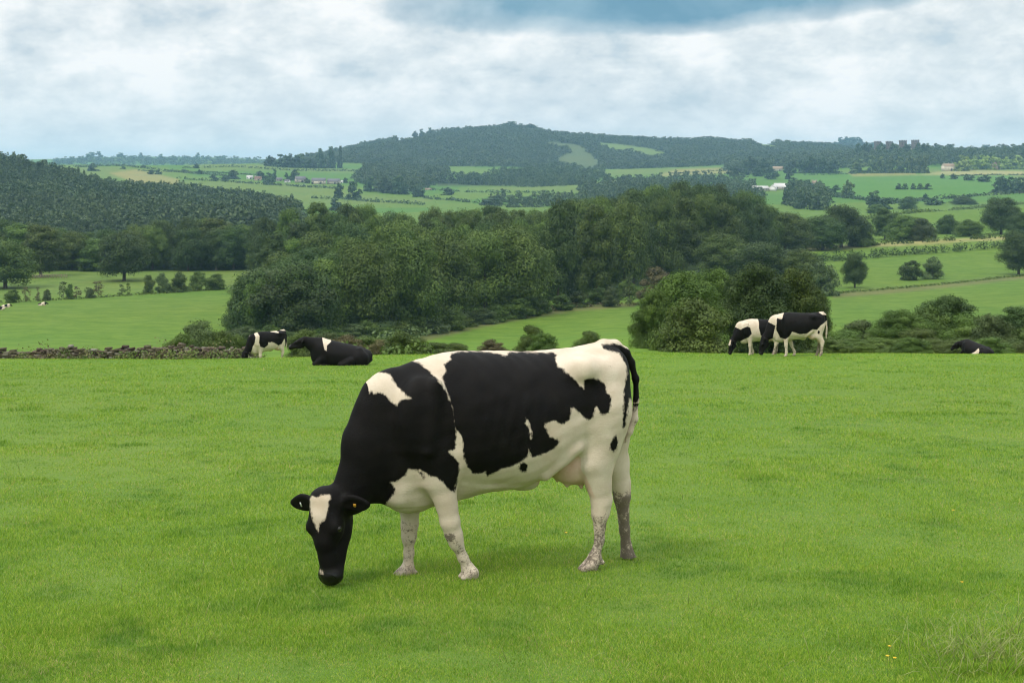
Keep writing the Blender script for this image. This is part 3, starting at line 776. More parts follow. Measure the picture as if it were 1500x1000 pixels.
_eye, _nt, _b = new_mat('cow_eye'); _b.inputs['Base Color'].default_value = (.012, .009, .008, 1); _b.inputs['Roughness'].default_value = .08
EYE_M = _eye
def sphere_mesh(name, r, n=12):
    mb = MB(); P = [(0, 0, -r*math.cos(math.pi*i/n)) for i in range(n+1)]; rad = [max(r*math.sin(math.pi*i/n), 1e-4) for i in range(n+1)]
    mb.tube(P, rad, 14); return mb.mesh(name, True)
def put_attr(me, name, v):
    a = me.attributes.new(name, 'FLOAT', 'POINT'); a.data.foreach_set('value', np.asarray(v, np.float32))
def cow_object(name, loc, rz, V, Q, coat, dirt, skin, hoof, head=None, scale=1.0):
    root = empty(name, loc, rz); root.scale = (scale,)*3
    me = raw_mesh('body', V, Q, True)
    for n_, v in (('coat', coat), ('dirt', dirt), ('skin', skin), ('hoof', hoof)): put_attr(me, n_, v)
    put_attr(me, 'wet', np.clip(1.15-np.linalg.norm((V-head(.97, .02, 0))/.085, axis=1), 0, .4)/.4 if head is not None else np.zeros(len(V)))
    b = link('body', me, COAT, root)
    if head is not None:
        for w in (1, -1):
            e = link('eye', sphere_mesh('eye', .0225), EYE_M, root); e.location = head(.36, .028, .1045*w)
    return root, b

def c8(p): return [(480+x/3.261, 490+y/3.261) for x, y in p]
def ch(p): return [(400+x/5.262, 680+y/5.262) for x, y in p]
BLACK = [c8([(395, 60), (395, 118), (440, 135), (490, 175), (520, 205), (545, 240), (572, 283), (600, 350), (615, 460), (612, 500), (608, 545), (580, 556), (610, 590), (628, 610), (633, 645), (620, 690),
            (606, 752), (580, 735), (555, 710), (525, 676), (490, 672), (465, 655), (440, 642), (430, 648), (400, 642), (385, 634), (377, 668), (350, 685), (325, 698), (296, 704), (318, 722),
            (322, 745), (308, 770), (290, 790), (265, 830), (240, 860), (180, 1000), (100, 1300), (-350, 1400), (-350, 50)]),
         c8([(590, 115), (555, 140), (565, 175), (545, 195), (555, 235), (575, 280), (595, 350), (605, 450), (618, 460), (635, 475), (645, 500), (646, 540), (650, 585), (668, 625), (680, 645), (690, 660), (720, 662),
            (752, 654), (762, 675), (790, 662), (830, 640), (880, 625), (930, 605), (955, 580), (962, 545), (970, 570), (985, 586), (1010, 575), (1040, 565), (1080, 545), (1107, 508), (1085, 495), (1060, 488),
            (1045, 455), (1035, 420), (1085, 412), (1130, 425), (1155, 400), (1165, 370), (1160, 352), (1178, 346), (1210, 380), (1250, 408), (1268, 390), (1283, 343), (1300, 370), (1310, 386), (1345, 370), (1350, 335),
            (1354, 300), (1335, 270), (1325, 235), (1295, 212), (1260, 206), (1228, 215), (1224, 258), (1205, 240), (1170, 200), (1120, 163), (1098, 150), (1088, 115), (1092, 95), (1075, 84), (1000, 84),
            (930, 80), (870, 82), (858, 97), (835, 95), (790, 84), (720, 76), (640, 78), (590, 86), (582, 100)]),
         c8([(435, 655), (450, 652), (463, 672), (458, 685), (444, 672)]),
         c8([(915, 608), (935, 604), (955, 622), (950, 648), (925, 655), (913, 638)]),
         c8([(1378, 474), (1388, 500), (1382, 545), (1362, 558), (1349, 545), (1352, 508), (1368, 490)]),
         c8([(1310, 46), (1360, 40), (1420, 55), (1500, 110), (1510, 280), (1470, 330), (1440, 300), (1432, 360), (1420, 440), (1408, 445), (1412, 330), (1416, 250), (1432, 190), (1424, 140), (1390, 85), (1350, 76), (1316, 66)])]
WHITE = [c8([(175, 318), (182, 290), (212, 265), (222, 278), (240, 274), (270, 280), (298, 312), (330, 335), (352, 310), (397, 302), (365, 275), (330, 245), (297, 188), (245, 178), (200, 150), (80, 220), (110, 330), (130, 318)]),
         c8([(948, 392), (960, 420), (975, 468), (970, 500), (963, 445), (946, 420)])]
HEAD_WHITE = [ch([(285, 260), (297, 240), (340, 252), (380, 228), (440, 230), (441, 260), (425, 300), (415, 370), (395, 420), (362, 450), (345, 518), (325, 465), (303, 400), (290, 330)]),
              ch([(366, 808), (385, 826), (382, 848), (368, 842)])]
def hero_coat(V):
    Vm = V.copy(); Vm[:, 1] = np.abs(Vm[:, 1])      # the far side roughly mirrors the near one
    px, py = to_photo(Vm); qx, qy = to_photo(V)
    head = V[:, 0] > NECK['b'][0]+0.05
    px = np.where(head, qx, px); py = np.where(head, qy, py)
    d = np.full(len(V), 1e3)
    for p in BLACK: d = np.minimum(d, poly_sdf(px, py, p))
    for p in WHITE: d = np.maximum(d, -poly_sdf(px, py, p))
    dh = np.full(len(V), -30.0)
    H = HERO_HEAD; rel = (V-H.o)@H.M.T
    for p in HEAD_WHITE: dh = np.maximum(dh, np.where(rel[:, 1] > 0.0, -poly_sdf(qx, qy, p), -30))
    d = np.where(head, dh, d)
    d = d/226.0
    far_leg = (V[:, 1] < -0.02) & (V[:, 2] < 0.72) & ~head
    d = np.where(far_leg, np.maximum(d, .08), d)
    near_low = (V[:, 2] < 0.70) & ~head
    d = np.where(near_low & (V[:, 0] < .9), np.maximum(d, (np.where(V[:, 0] > 0, .42, .70)-V[:, 2])), d)
    # the hanging tail: black, fading to a pale dirty switch
    return np.clip(d, -.2, .2)
def legs_dirt(V, head_s):
    z = V[:, 2]; s = V[:, 0]
    front = s > 0
    body = s < head_s
    dd = np.where(front, np.clip((.60-z)/.25, 0, 1)*.80, np.clip((.66-z)/.35, 0, 1)*.95)
    dd = np.where((V[:, 1] < 0) & ~front, np.clip((.60-z)/.2, 0, 1)*1.06, dd)
    return np.where(body, dd, 0)
TAIL = ([J(884, 505), J(900, 506), J(914, 515), J(924, 530), J(931, 554), J(932, 585), J(929, 612), J(922, 632), J(916, 647)], [.045, .040, .034, .027, .020, .019, .023, .020, .010])
def build_hero():
    H = HERO_HEAD
    tail = ([p.copy() for p in TAIL[0]], TAIL[1])
    f = standing_cow(0.0085, H, NECK, LEGS, tail, (-1.05, -.46, -.02), (1.50, .52, 1.62), True, True)
    V, Q = f.mesh()
    coat = hero_coat(V)
    # tail hair: black above, brownish white below
    px, py = to_photo(V)
    dirt = legs_dirt(V, 1.0)
    rump = np.clip(1.0-np.hypot((px-893)/22, (py-536)/11), 0, 1)*(V[:, 1] > 0)
    dirt = np.maximum(dirt, rump*.95)
    tl = (V[:, 0] < J(922, 600)[0]) & (py > 590) & (py < 660) & (px > 905) & (np.abs(V[:, 1]) < .06)
    tailpart = tl & (V[:, 0] < -0.83)
    coat = np.where(tailpart, (py-598)/600, coat); dirt = np.where(tailpart, np.clip((py-585)/40, 0, .8), dirt)
    u = J(834, 668)*[1, 0, 1]
    skin = (np.abs(V[:, 1]) < .205)*np.clip(1.25-np.sqrt(((V[:, 0]-u[0]-.03)/.23)**2+((V[:, 2]-u[2]+.02)/.20)**2), 0, .25)/.25
    knee = np.clip(1-np.linalg.norm((V-J(658, 783, .17))/[.055, .12, .06], axis=1), 0, 1)
    dirt = np.maximum(dirt, np.minimum(knee*2.4, 1.02)*(V[:, 0] > 0))
    # mud down the back of each leg
    for g in LEGS[2:]:
        P = np.array(g['p'][3:]); 
        for q in P: dirt = np.maximum(dirt, np.clip(1-np.linalg.norm((V-q-np.array((-.04, 0, 0)))/[.03, .10, .09], axis=1), 0, 1)*1.1+.0)
    gz = ground(-V[:, 0]*CT+V[:, 1]*ST, CY0-V[:, 0]*ST-V[:, 1]*CT)-CZ0
    hoof = (np.clip((gz+.055-V[:, 2])/.02, 0, 1)*.35)*(V[:, 0] < 1.0)
    root, b = cow_object('cow', (0, CY0, CZ0), math.pi+TH, V, Q, coat, dirt, skin, hoof, H)
    tag(root, 'large black and white dairy cow grazing in front, white wedge on its forehead', 'cow', 'cows on the pasture')
    ty = plain_mat('yellow_tag', (.40, .20, .02), None, 5, .5); tw = plain_mat('white_tag', (.75, .75, .72), None, 5, .5)
    for (base, tip, fl), mt, sz in zip(head_ears(H, True), (ty, tw), ((.018, .024), (.009, .030))):
        d = unit(tip-base); n = unit(fl-d*(fl@d)); up = np.cross(d, n); c = base+d*np.linalg.norm(tip-base)*.52+n*.022
        mb = MB(); V8 = []
        for e in (-.002, .002):
            for p, q in ((-1, -1), (1, -1), (1, .5), (.4, 1), (-.4, 1), (-1, .5)): V8.append(c+up*q*sz[1]/2+d*p*sz[0]/2+n*e)
        mb.add(V8, [(0, 1, 7, 6), (1, 2, 8, 7), (2, 3, 9, 8), (3, 4, 10, 9), (4, 5, 11, 10), (5, 0, 6, 11), (0, 5, 2, 1), (5, 4, 3, 2), (6, 7, 8, 11), (11, 8, 9, 10)])
        o = link('ear_tag', mb.mesh('ear_tag'), mt, root)
        o['label'] = 'small yellow ear tag' if mt is ty else 'thin white ear tag'
    return root
build_hero()
# ------------------------------------------------------------------ trees, bushes, hedges
BARK = plain_mat('bark', (.10, .085, .065), (.055, .046, .036), 6, .9, .2, .4)
PALE_BARK = plain_mat('pale_bark', (.30, .26, .19), (.20, .17, .12), 6, .9, .2, .4)
LEAF = {
 'mid':   leaf_mat('leaf_mid', (.028, .050, .010), (.060, .096, .018), (.105, .150, .030)),
 'dark':  leaf_mat('leaf_dark', (.017, .033, .009), (.038, .066, .016), (.064, .098, .026)),
 'olive': leaf_mat('leaf_olive', (.034, .056, .012), (.068, .100, .021), (.115, .150, .034)),
 'grey':  leaf_mat('leaf_grey', (.036, .056, .022), (.068, .096, .038), (.105, .138, .056)),
 'bright': leaf_mat('leaf_bright', (.040, .072, .014), (.082, .130, .024), (.135, .190, .038)),
 'brown': leaf_mat('leaf_brown', (.055, .048, .025), (.10, .088, .043), (.16, .14, .07)),
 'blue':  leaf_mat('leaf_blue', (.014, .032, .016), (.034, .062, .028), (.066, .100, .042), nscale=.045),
 'wood':  leaf_mat('leaf_wood', (.024, .046, .022), (.046, .074, .032), (.074, .106, .044), nscale=.03, var=.1),
 'sun':   leaf_mat('leaf_sun', (.10, .14, .03), (.18, .24, .055), (.27, .33, .09)),  # sunlight put into the leaf colour: much lighter tones for the far trees
}
def leaf_quads(C, Nn, A, B, rng, per=1):
    n = len(C)
    r = rng.normal(size=(n, 3)); t = np.cross(Nn, r); t /= np.linalg.norm(t, axis=1)[:, None]+1e-9; u = np.cross(Nn, t)
    a = A[:, None]; b = B[:, None]
    bend = Nn*(-0.25*A)[:, None]
    V = np.stack([C+t*a+bend, C+u*b, C-t*a+bend, C-u*b], 1).reshape(-1, 3)
    return V, np.arange(n*4).reshape(n, 4)
def lobes_crown(rng, shape, nl):
    """centres and radii of leaf masses in a unit crown (width 1, height 0..1)"""
    L = []
    for i in range(nl):
        for _ in range(40):
            th = rng.uniform(0, 2*math.pi); zz = rng.uniform(0.0 if shape == 'dome' else .06, .92)
            if shape == 'round': prof = math.sqrt(max(0.02, 1-((zz-.42)/.58)**2))
            elif shape == 'tall': prof = min(1, math.sqrt(max(0.02, 1-((zz-.38)/.62)**2)))*.9
            elif shape == 'dome': prof = math.sqrt(max(0.03, 1-(zz/1.0)**2.2))
            else: prof = max(.12, (1-zz)**.75)
            rad = .5*prof*math.sqrt(rng.uniform(.15, 1)); s = rng.uniform(.11, .20)*(0.75+.5*prof)*min(1, math.sqrt(32/nl))
            c = np.array((math.cos(th)*max(rad-s*.55, 0), math.sin(th)*max(rad-s*.55, 0), zz))
            if all(np.linalg.norm((c-d)*(1, 1, .8)) > .55*(s+e)*.75 for d, e in L): break
        L.append((c, s))
    return L
def crown_arrays(seed, shape, nl, nleaf, leaf, W, H, sparse=0.0):
    rng = np.random.default_rng(seed); L = lobes_crown(rng, shape, nl)
    Cs, Ns = [], []
    w = np.array([s**2 for c, s in L]); w = w/w.sum()
    for (c, s), q in zip(L, w):
        m = max(8, int(nleaf*q))
        d = rng.normal(size=(m, 3)); d[:, 2] = d[:, 2]*.9+.25; d /= np.linalg.norm(d, axis=1)[:, None]
        rr = s*(1-.45*rng.uniform(0, 1, m)**2.2)*(1+.22*rng.normal(size=m)*.6)
        # little twigs: break the lobe into sub clumps
        sub = rng.normal(size=(max(4, m//40), 3)); sub /= np.linalg.norm(sub, axis=1)[:, None]
        near = (d@sub.T).max(1); rr *= .76+.34*np.clip((near-.75)/.22, 0, 1); st = rng.uniform(size=m) < .07; rr = np.where(st, rr*rng.uniform(1.08, 1.45, m), rr)
        P = c+d*rr[:, None]*(1, 1, .85 * W/H if H > W else .85)
        Cs.append(P); Ns.append(d)
    C = np.concatenate(Cs); Nn = np.concatenate(Ns)
    if sparse:
        keep = rng.uniform(size=len(C)) > sparse; C, Nn = C[keep], Nn[keep]
    C = C*(W, W, H); Nn = Nn*1.0+rng.normal(size=Nn.shape)*.33+(0, 0, .30); Nn /= np.linalg.norm(Nn, axis=1)[:, None]
    a = leaf*rng.uniform(.6, 1.35, len(C)); b = a*rng.uniform(.45, .75, len(C))
    V, Q = leaf_quads(C, Nn, a, b, rng)
    return V, Q, [(c*(W, W, H), s*W) for c, s in L]
def trunk_mesh(name, seed, base_h, top, r, lobes, lean=.03):
    rng = np.random.default_rng(seed+900); mb = MB()
    P = [(0, 0, -.6), (0, 0, .15), (rng.normal()*lean*base_h, rng.normal()*lean*base_h, base_h)]
    tp = np.array(P[-1]); mid = np.array((tp[0]*1.3, tp[1]*1.3, (base_h+top)*.55)); P.append(tuple(mid))
    mb.tube(P, [r*1.7, r*1.15, r*.85, r*.45], 8)
    for c, s in sorted(lobes, key=lambda q: -q[1])[:9]:
        q = np.array(c); b = tp*(1-.4)+mid*.4 if q[2] > mid[2] else tp
        m = (b+q)/2+(0, 0, .08*np.linalg.norm(q-b)); mb.tube([b, m, q], [r*.42, r*.28, r*.10], 5)
    return mb.mesh(name, True)
PROTO = {}
def proto(kind, v):
    """tree meshes in metres: (crown, trunk, width, height); shared by every copy"""
    key = (kind, v)
    if key in PROTO: return PROTO[key]
    sd = 100*['oak', 'tall', 'dome', 'bush', 'thin', 'near', 'nearbush', 'fir', 'far'].index(kind)+v
    if kind == 'oak':      W, H, b, nl, n, lf, sh, sp = 14, 13, 2.2, 34, 30000, .20, 'round', 0
    elif kind == 'tall':   W, H, b, nl, n, lf, sh, sp = 11, 16, 2.0, 34, 30000, .20, 'tall', 0
    elif kind == 'dome':   W, H, b, nl, n, lf, sh, sp = 14, 12, 1.0, 32, 28000, .20, 'dome', 0
    elif kind == 'bush':   W, H, b, nl, n, lf, sh, sp = 5, 4, .1, 24, 9000, .11, 'dome', .1
    elif kind == 'thin':   W, H, b, nl, n, lf, sh, sp = 3.5, 4, .4, 12, 650, .15, 'tall', .2
    elif kind == 'near':   W, H, b, nl, n, lf, sh, sp = 6, 5, .1, 75, 60000, .058, 'dome', .05
    elif kind == 'nearbush': W, H, b, nl, n, lf, sh, sp = 3, 2.2, .0, 34, 24000, .046, 'dome', .05
    elif kind == 'fir':    W, H, b, nl, n, lf, sh, sp = 7, 15, 1.0, 26, 3500, .36, 'cone', 0
    elif kind == 'far':    W, H, b, nl, n, lf, sh, sp = 12, 11, .5, 20, 560, .95, 'dome', 0
    V, Q, L = crown_arrays(sd, sh, nl, n, lf, W, H, sp)
    fz = (H)/np.percentile(V[:, 2], 99.3); fx = W/2/np.percentile(np.hypot(V[:, 0], V[:, 1]), 98)
    V *= (fx, fx, fz); V[:, 2] += b
    L = [(c*(fx, fx, fz)+(0, 0, b), s*fx) for c, s in L]
    cr = raw_mesh('crown', V, Q); cr.materials.append(LEAF['mid'])
    r = {'oak': .42, 'tall': .36, 'dome': .4, 'bush': .08, 'thin': .05, 'near': .13, 'nearbush': .04, 'fir': .28, 'far': .35}[kind]
    tr = trunk_mesh('trunk', sd, b+.18*H, b+H, r, L); tr.materials.append(BARK)
    PROTO[key] = (cr, tr, W, b+H)
    return PROTO[key]
TREE_N = 0
def tree(kind, px, Y, h, w, leaf, label=None, cat='tree', group=None, name='broadleaf_tree', v=None, rz=None, sink=0.0, bark=None, trunk=True):
    """one plant of its own: an empty at its foot > crown, trunk"""
    global TREE_N; TREE_N += 1
    rr = random.Random(TREE_N*7919)
    nv = {'oak': 4, 'tall': 4, 'dome': 3, 'bush': 4, 'thin': 3, 'near': 2, 'nearbush': 3, 'fir': 2, 'far': 3}[kind]
    cr, tr, W, H = proto(kind, rr.randrange(nv) if v is None else v)
    x, y, z = at(px, Y)
    o = empty(name, (x, y, z-sink), rr.uniform(0, 6.28) if rz is None else rz)
    o.scale = (w/W, w/W*rr.uniform(.92, 1.08), h/H)
    c = link('crown', cr, None, o); c.material_slots[0].link = 'OBJECT'; c.material_slots[0].material = LEAF[leaf]
    if trunk:
        t = link('trunk', tr, None, o)
        if bark is not None: t.material_slots[0].link = 'OBJECT'; t.material_slots[0].material = bark
    return tag(o, label, cat, group)
def ptree(kind, px, base, top, wpx, leaf, label=None, y0=56, Y=None, **kw):
    """placed by the photo row of its foot and of its top"""
    if Y is None: Y = hit(px, base, y0) or 470
    x, _, z = at(px, Y)
    h = (HZ-top)/F*Y-z
    return tree(kind, px, Y, max(h, .5), wpx/F*Y, leaf, label, **kw)

# --- the wood across the middle, every tree of it
def middle_wood():
    rng = np.random.default_rng(77)
    fe = np.array([(325, 497), (420, 500), (500, 494), (560, 489), (640, 479), (700, 467), (760, 459), (830, 447), (880, 438), (930, 424), (980, 412), (1040, 400), (1130, 388)], float)
    ft = np.array([(325, 425), (360, 405), (400, 392), (450, 385), (500, 368), (560, 352), (620, 343), (680, 345), (740, 340), (790, 322), (840, 292), (880, 298), (930, 290), (980, 282), (1040, 300), (1130, 300)], float)
    sk = np.array([(380, 318), (420, 303), (455, 295), (500, 303), (560, 297), (600, 305), (650, 306), (690, 298), (740, 299), (790, 308), (830, 296), (880, 290), (920, 276), (960, 270), (1000, 268), (1050, 272), (1090, 278), (1130, 288)], float)
    leaves = ['mid', 'mid', 'dark', 'mid', 'mid', 'bright', 'dark', 'bright', 'dark', 'olive']
    words = {'mid': 'mid green', 'dark': 'dark green', 'olive': 'olive green', 'grey': 'grey green', 'bright': 'light yellow green', 'brown': 'brownish'}
    rows = [(0.0, 50, 375, 960), (0.16, 46, 385, 1000), (0.36, 44, 405, 1060), (0.58, 40, 395, 1120), (0.8, 36, 395, 1140), (1.0, 30, 395, 1140)]
    for ri, (q, step, xa, xb) in enumerate(rows):
        px = xa
        while px < xb:
            p = px+rng.uniform(-10, 10)
            yb = np.interp(p, fe[:, 0], fe[:, 1]); Y0 = hit(p, yb, 200) or 300
            Y1 = np.interp(p, [400, 700, 1000, 1140], [470, 500, 520, 540])
            Y = Y0*(1-q)+max(Y1, Y0+30)*q+rng.uniform(-6, 6)
            top = np.interp(p, ft[:, 0], ft[:, 1])*(1-q)+np.interp(p, sk[:, 0], sk[:, 1])*q+rng.uniform(-3, 14)*(1 if ri else .6)
            z = at(p, Y)[2]; h = min(max((HZ-top)/F*Y-z, 8), 29)
            k = rng.choice(['oak', 'oak', 'tall', 'dome']); w = rng.uniform(11.5, 15.5) if k != 'tall' else rng.uniform(9, 12)
            lf = leaves[rng.integers(len(leaves))]
            if ri <= 1 and p > 600 and p < 800 and rng.uniform() < .5: lf = rng.choice(['mid', 'olive'])
            if ri >= 3 and p > 985: lf = rng.choice(['dark', 'dark', 'mid'])
            if ri <= 1 and p < 480: lf = rng.choice(['mid', 'dark', 'grey'])
            where = 'at the near edge of the wood across the middle' if ri < 2 else 'in the canopy of the wood across the middle'
            tree(k, p, Y, h, w, lf, f'{words[lf]} broadleaf tree {where}', group=f'{words[lf]} trees {"at the near edge" if ri < 2 else "in the canopy"} of the middle wood')
            px += step*rng.uniform(.8, 1.2)*(300/Y0)**.6
    # scrub along its foot
    for p in np.arange(345, 930, 24):
        yb = np.interp(p, fe[:, 0], fe[:, 1])+3; Y = (hit(p, yb, 150) or 250)-6
        lf = rng.choice(['mid', 'olive', 'grey']); tree('bush', p+rng.uniform(-6, 6), Y, rng.uniform(2.0, 4.2), rng.uniform(4.5, 7.5), lf, f'low {words[lf]} bush in the scrub at the foot of the middle wood', 'bush', f'low {words[lf]} bushes at the foot of the middle wood', 'bush')
middle_wood()

# --- the line of trees across the left
def left_line():
    rng = np.random.default_rng(3)
    top = np.array([(-120, 330), (0, 326), (30, 322), (70, 330), (110, 334), (150, 338), (200, 328), (250, 322), (300, 321), (340, 326), (400, 330), (440, 330)], float)
    words = {'mid': 'mid green', 'dark': 'dark green', 'olive': 'olive green'}
    for ri, (Y, step) in enumerate(((482, 40), (497, 38), (516, 36))):
        p = -90 + 13*ri
        while p < 425:
            lf = rng.choice(['mid', 'dark', 'olive', 'dark']); t = np.interp(p, top[:, 0], top[:, 1])+rng.uniform(-3, 9)+(6 if ri == 0 else 0)
            Yt = Y+rng.uniform(-4, 4); z = at(p, Yt)[2]
            tree(rng.choice(['oak', 'oak', 'tall']), p+rng.uniform(-6, 6), Yt, (HZ-t)/F*Yt-z, rng.uniform(12, 16), lf, f'{words[lf]} broadleaf tree in the long tree line across the left field',
                 group=f'{words[lf]} trees of the left tree line', bark=PALE_BARK if (ri == 0 and rng.uniform() < .4) else None)
            p += step*rng.uniform(.8, 1.2)
    for p in np.arange(-60, 420, 17):
        lf = rng.choice(['mid', 'dark']); tree('bush', p+rng.uniform(-5, 5), 478+rng.uniform(0, 30), rng.uniform(2, 4.5), rng.uniform(5, 8), lf, f'{words[lf]} undergrowth bush below the left tree line', 'bush', f'{words[lf]} bushes below the left tree line', 'bush')
left_line()
ptree('oak', 182, 411, 342, 78, 'dark', 'round topped dark tree with a short trunk standing alone in the left field')
ptree('oak', 8, 422, 354, 88, 'mid', 'broad tree cut by the left edge of the picture in front of the tree line')
ptree('dome', 432, 390, 331, 74, 'mid', 'wide domed tree at the right end of the left tree line')
ptree('tall', 60, 405, 330, 60, 'olive', 'tall tree with a pale straight trunk at the far left', bark=PALE_BARK)
ptree('tall', 358, 391, 334, 56, 'mid', 'tree with a pale trunk near the right end of the left tree line', bark=PALE_BARK)
# isolated near wood edge
for a in [(382, 500, 412, 62, 'mid', 'rounded green tree at the left tip of the middle wood'), (352, 496, 432, 48, 'mid', 'small low tree standing at the left tip of the middle wood'),
          (440, 500, 388, 110, 'dark', 'large dark tree behind the lying cow at the wood tip')]:
    ptree('oak', *a, y0=180)
ptree('bush', 800, 300, 300, 60, 'mid', 'hidden', Y=500) if False else None
for a in [('thin', 922, 448, 404, 22, 'grey', 'slim upright grey green bush between the wood and the near thicket'), ('bush', 893, 449, 420, 32, 'grey', 'low grey bush in the gap at the end of the middle wood'),
          ('bush', 965, 446, 392, 70, 'brown', 'bare brownish bush in the gap before the near thicket'), ('bush', 1010, 440, 398, 60, 'olive', 'olive bush behind the left side of the near thicket')]:
    k_, p_, b_, t_, w_, l_, lab = a; ptree(k_, p_, b_, t_, w_, l_, lab, y0=200, cat='bush', name='bush')
# trees behind the near thicket
for a in [('oak', 1120, 425, 356, 100, 'dark', 'dark rounded tree rising behind the near thicket'), ('oak', 1172, 428, 366, 70, 'mid', 'mid green tree at the right shoulder of the near thicket'),
          ('bush', 1205, 432, 384, 52, 'grey', 'greyish bush at the right foot of the trees behind the near thicket'), ('oak', 1150, 372, 312, 80, 'mid', 'green tree at the right end of the middle wood canopy'),
          ('oak', 1060, 410, 345, 90, 'mid', 'mid green tree between the wood and the near thicket')]:
    k_, p_, b_, t_, w_, l_, lab = a; ptree(k_, p_, b_, t_, w_, l_, lab, y0=200, cat='bush' if k_ == 'bush' else 'tree', name='bush' if k_ == 'bush' else 'broadleaf_tree')
# --- the near thicket behind the right hand cows
def nt_(px, Y, top, w, lf, lab, v, rz, kind='near'):
    z = at(px, Y)[2]; tree(kind, px, Y, (HZ-top)/F*Y-z, w, lf, lab, v=v, rz=rz, name='thorn_tree')
nt_(1000, 76, 402, 5.0, 'mid', 'large spreading thorn tree left in the thicket behind the grazing pair', 0, .5)
nt_(1052, 84, 398, 4.6, 'mid', 'thorn tree in the middle of the thicket behind the grazing pair', 1, 2.1)
nt_(1108, 80, 390, 5.2, 'dark', 'tall thorn tree at the right of the thicket above the standing cow', 0, 4.0)
nt_(1162, 82, 396, 4.2, 'mid', 'smaller thorn tree at the right end of the thicket', 1, 5.0)
nt_(958, 74, 428, 2.6, 'mid', 'loose leafy thorn at the left end of the thicket', 1, 1.0)
nt_(1196, 83, 425, 2.0, 'mid', 'low leafy thorn at the right foot of the thicket', 0, 1.0)
tree('nearbush', 1020, 60, 2.3, 3.4, 'olive', 'yellowish bush under the thicket left of the grazing pair', 'bush', name='bush', sink=.1)
tree('nearbush', 990, 63, 2.0, 2.4, 'mid', 'dark green bush at the left foot of the thicket', 'bush', name='bush', sink=.1)
# --- hedge on the right edge of the near field
HEDGE = [(1235, 484, 2.6, 'mid', 'bush left in the right hand hedge beside the standing cow'), (1262, 470, 2.8, 'grey', 'grey green bush left of the rounded taller one in the right hedge'), (1290, 486, 3, 'olive', 'low olive bush in the right hand hedge'),
         (1322, 456, 3.3, 'mid', 'rounded taller bush in the right hand hedge'), (1350, 482, 2.8, 'olive', 'yellowish low bush before the tallest hedge tree'), (1388, 436, 4.2, 'dark', 'tallest dark hedge tree on the right'), (1362, 452, 3.0, 'mid', 'bush against the left side of the tallest hedge tree'),
         (1412, 462, 3.0, 'mid', 'bush against the right side of the tallest hedge tree'), (1425, 478, 3.0, 'bright', 'light green bush above the half hidden cow'), (1452, 462, 2.2, 'grey', 'thin open bush between the hedge tree and the right edge'), (1470, 486, 2.6, 'olive', 'low bush right of the half hidden cow'),
         (1496, 452, 3.6, 'dark', 'dark bush at the right edge of the picture'), (1510, 482, 3, 'mid', 'low bush at the right edge of the hedge'), (1545, 460, 3.6, 'mid', 'bush just past the right edge of the picture')]
for i, (p, top, w, lf, lab) in enumerate(HEDGE):
    Y = 66+(i*7) % 9; z = at(p, Y)[2]
    tree('near' if w > 3.2 else 'nearbush', p, Y, (HZ-top)/F*Y-z, w, lf, lab, 'bush', name='hedge_bush')
for i, p in enumerate(range(1215, 1530, 15)):
    Y = 61.5+(i*5) % 4; z = at(p, Y)[2]; lf = ['olive', 'mid', 'olive', 'mid', 'bright'][i % 5]; wd = {'olive': 'olive', 'mid': 'mid green', 'bright': 'light green'}[lf]
    tree('nearbush', p, Y, (HZ-494-(i*13) % 8)/F*Y-z, 1.9, lf, f'low {wd} growth along the foot of the right hand hedge', 'bush', f'low {wd} growth of the right hand hedge', 'hedge_bush')
# --- bushes on the crest behind the big cow
CREST = [(590, 486, 2.0, 'mid', 'dark leafy bush right of the lying cow'), (612, 496, 1.6, 'olive', 'low bush beside the leafy one right of the lying cow'), (640, 502, 1.8, 'mid', 'low bush behind the shoulder of the big cow'), (668, 503, 1.5, 'olive', 'low olive growth behind the back of the big cow'),
         (720, 498, 1.7, 'brown', 'brownish low bush above the back of the big cow'), (778, 478, 1.7, 'mid', 'upright leafy sprig above the back of the big cow'), (795, 488, 1.7, 'mid', 'leafy bush beside the upright sprig'), (862, 486, 1.6, 'mid', 'small round bush above the rump of the big cow'),
         (292, 472, 2.4, 'grey', 'grey leafed bush behind the stone wall'), (265, 490, 1.9, 'olive', 'low olive bush behind the stone wall'), (322, 486, 2.0, 'mid', 'green bush at the right end of the stone wall'), (350, 492, 1.8, 'olive', 'low bush left of the walking cow'),
         (445, 484, 2.3, 'olive', 'yellowish bush just behind the lying cow'), (478, 488, 2.2, 'grey', 'pale bush behind the back of the lying cow'), (505, 492, 2.2, 'brown', 'brownish rough bush behind the rump of the lying cow'), (540, 494, 2.2, 'olive', 'low rough bush right of the lying cow rump'), (562, 498, 1.8, 'brown', 'brownish tuft between lying cow and the leafy bush')]
for i, (p, top, w, lf, lab) in enumerate(CREST):
    Y = 64+(i*5) % 7; z = at(p, Y)[2]
    tree('nearbush', p, Y, (HZ-top)/F*Y-z, w, lf, lab, 'bush', name='bush')
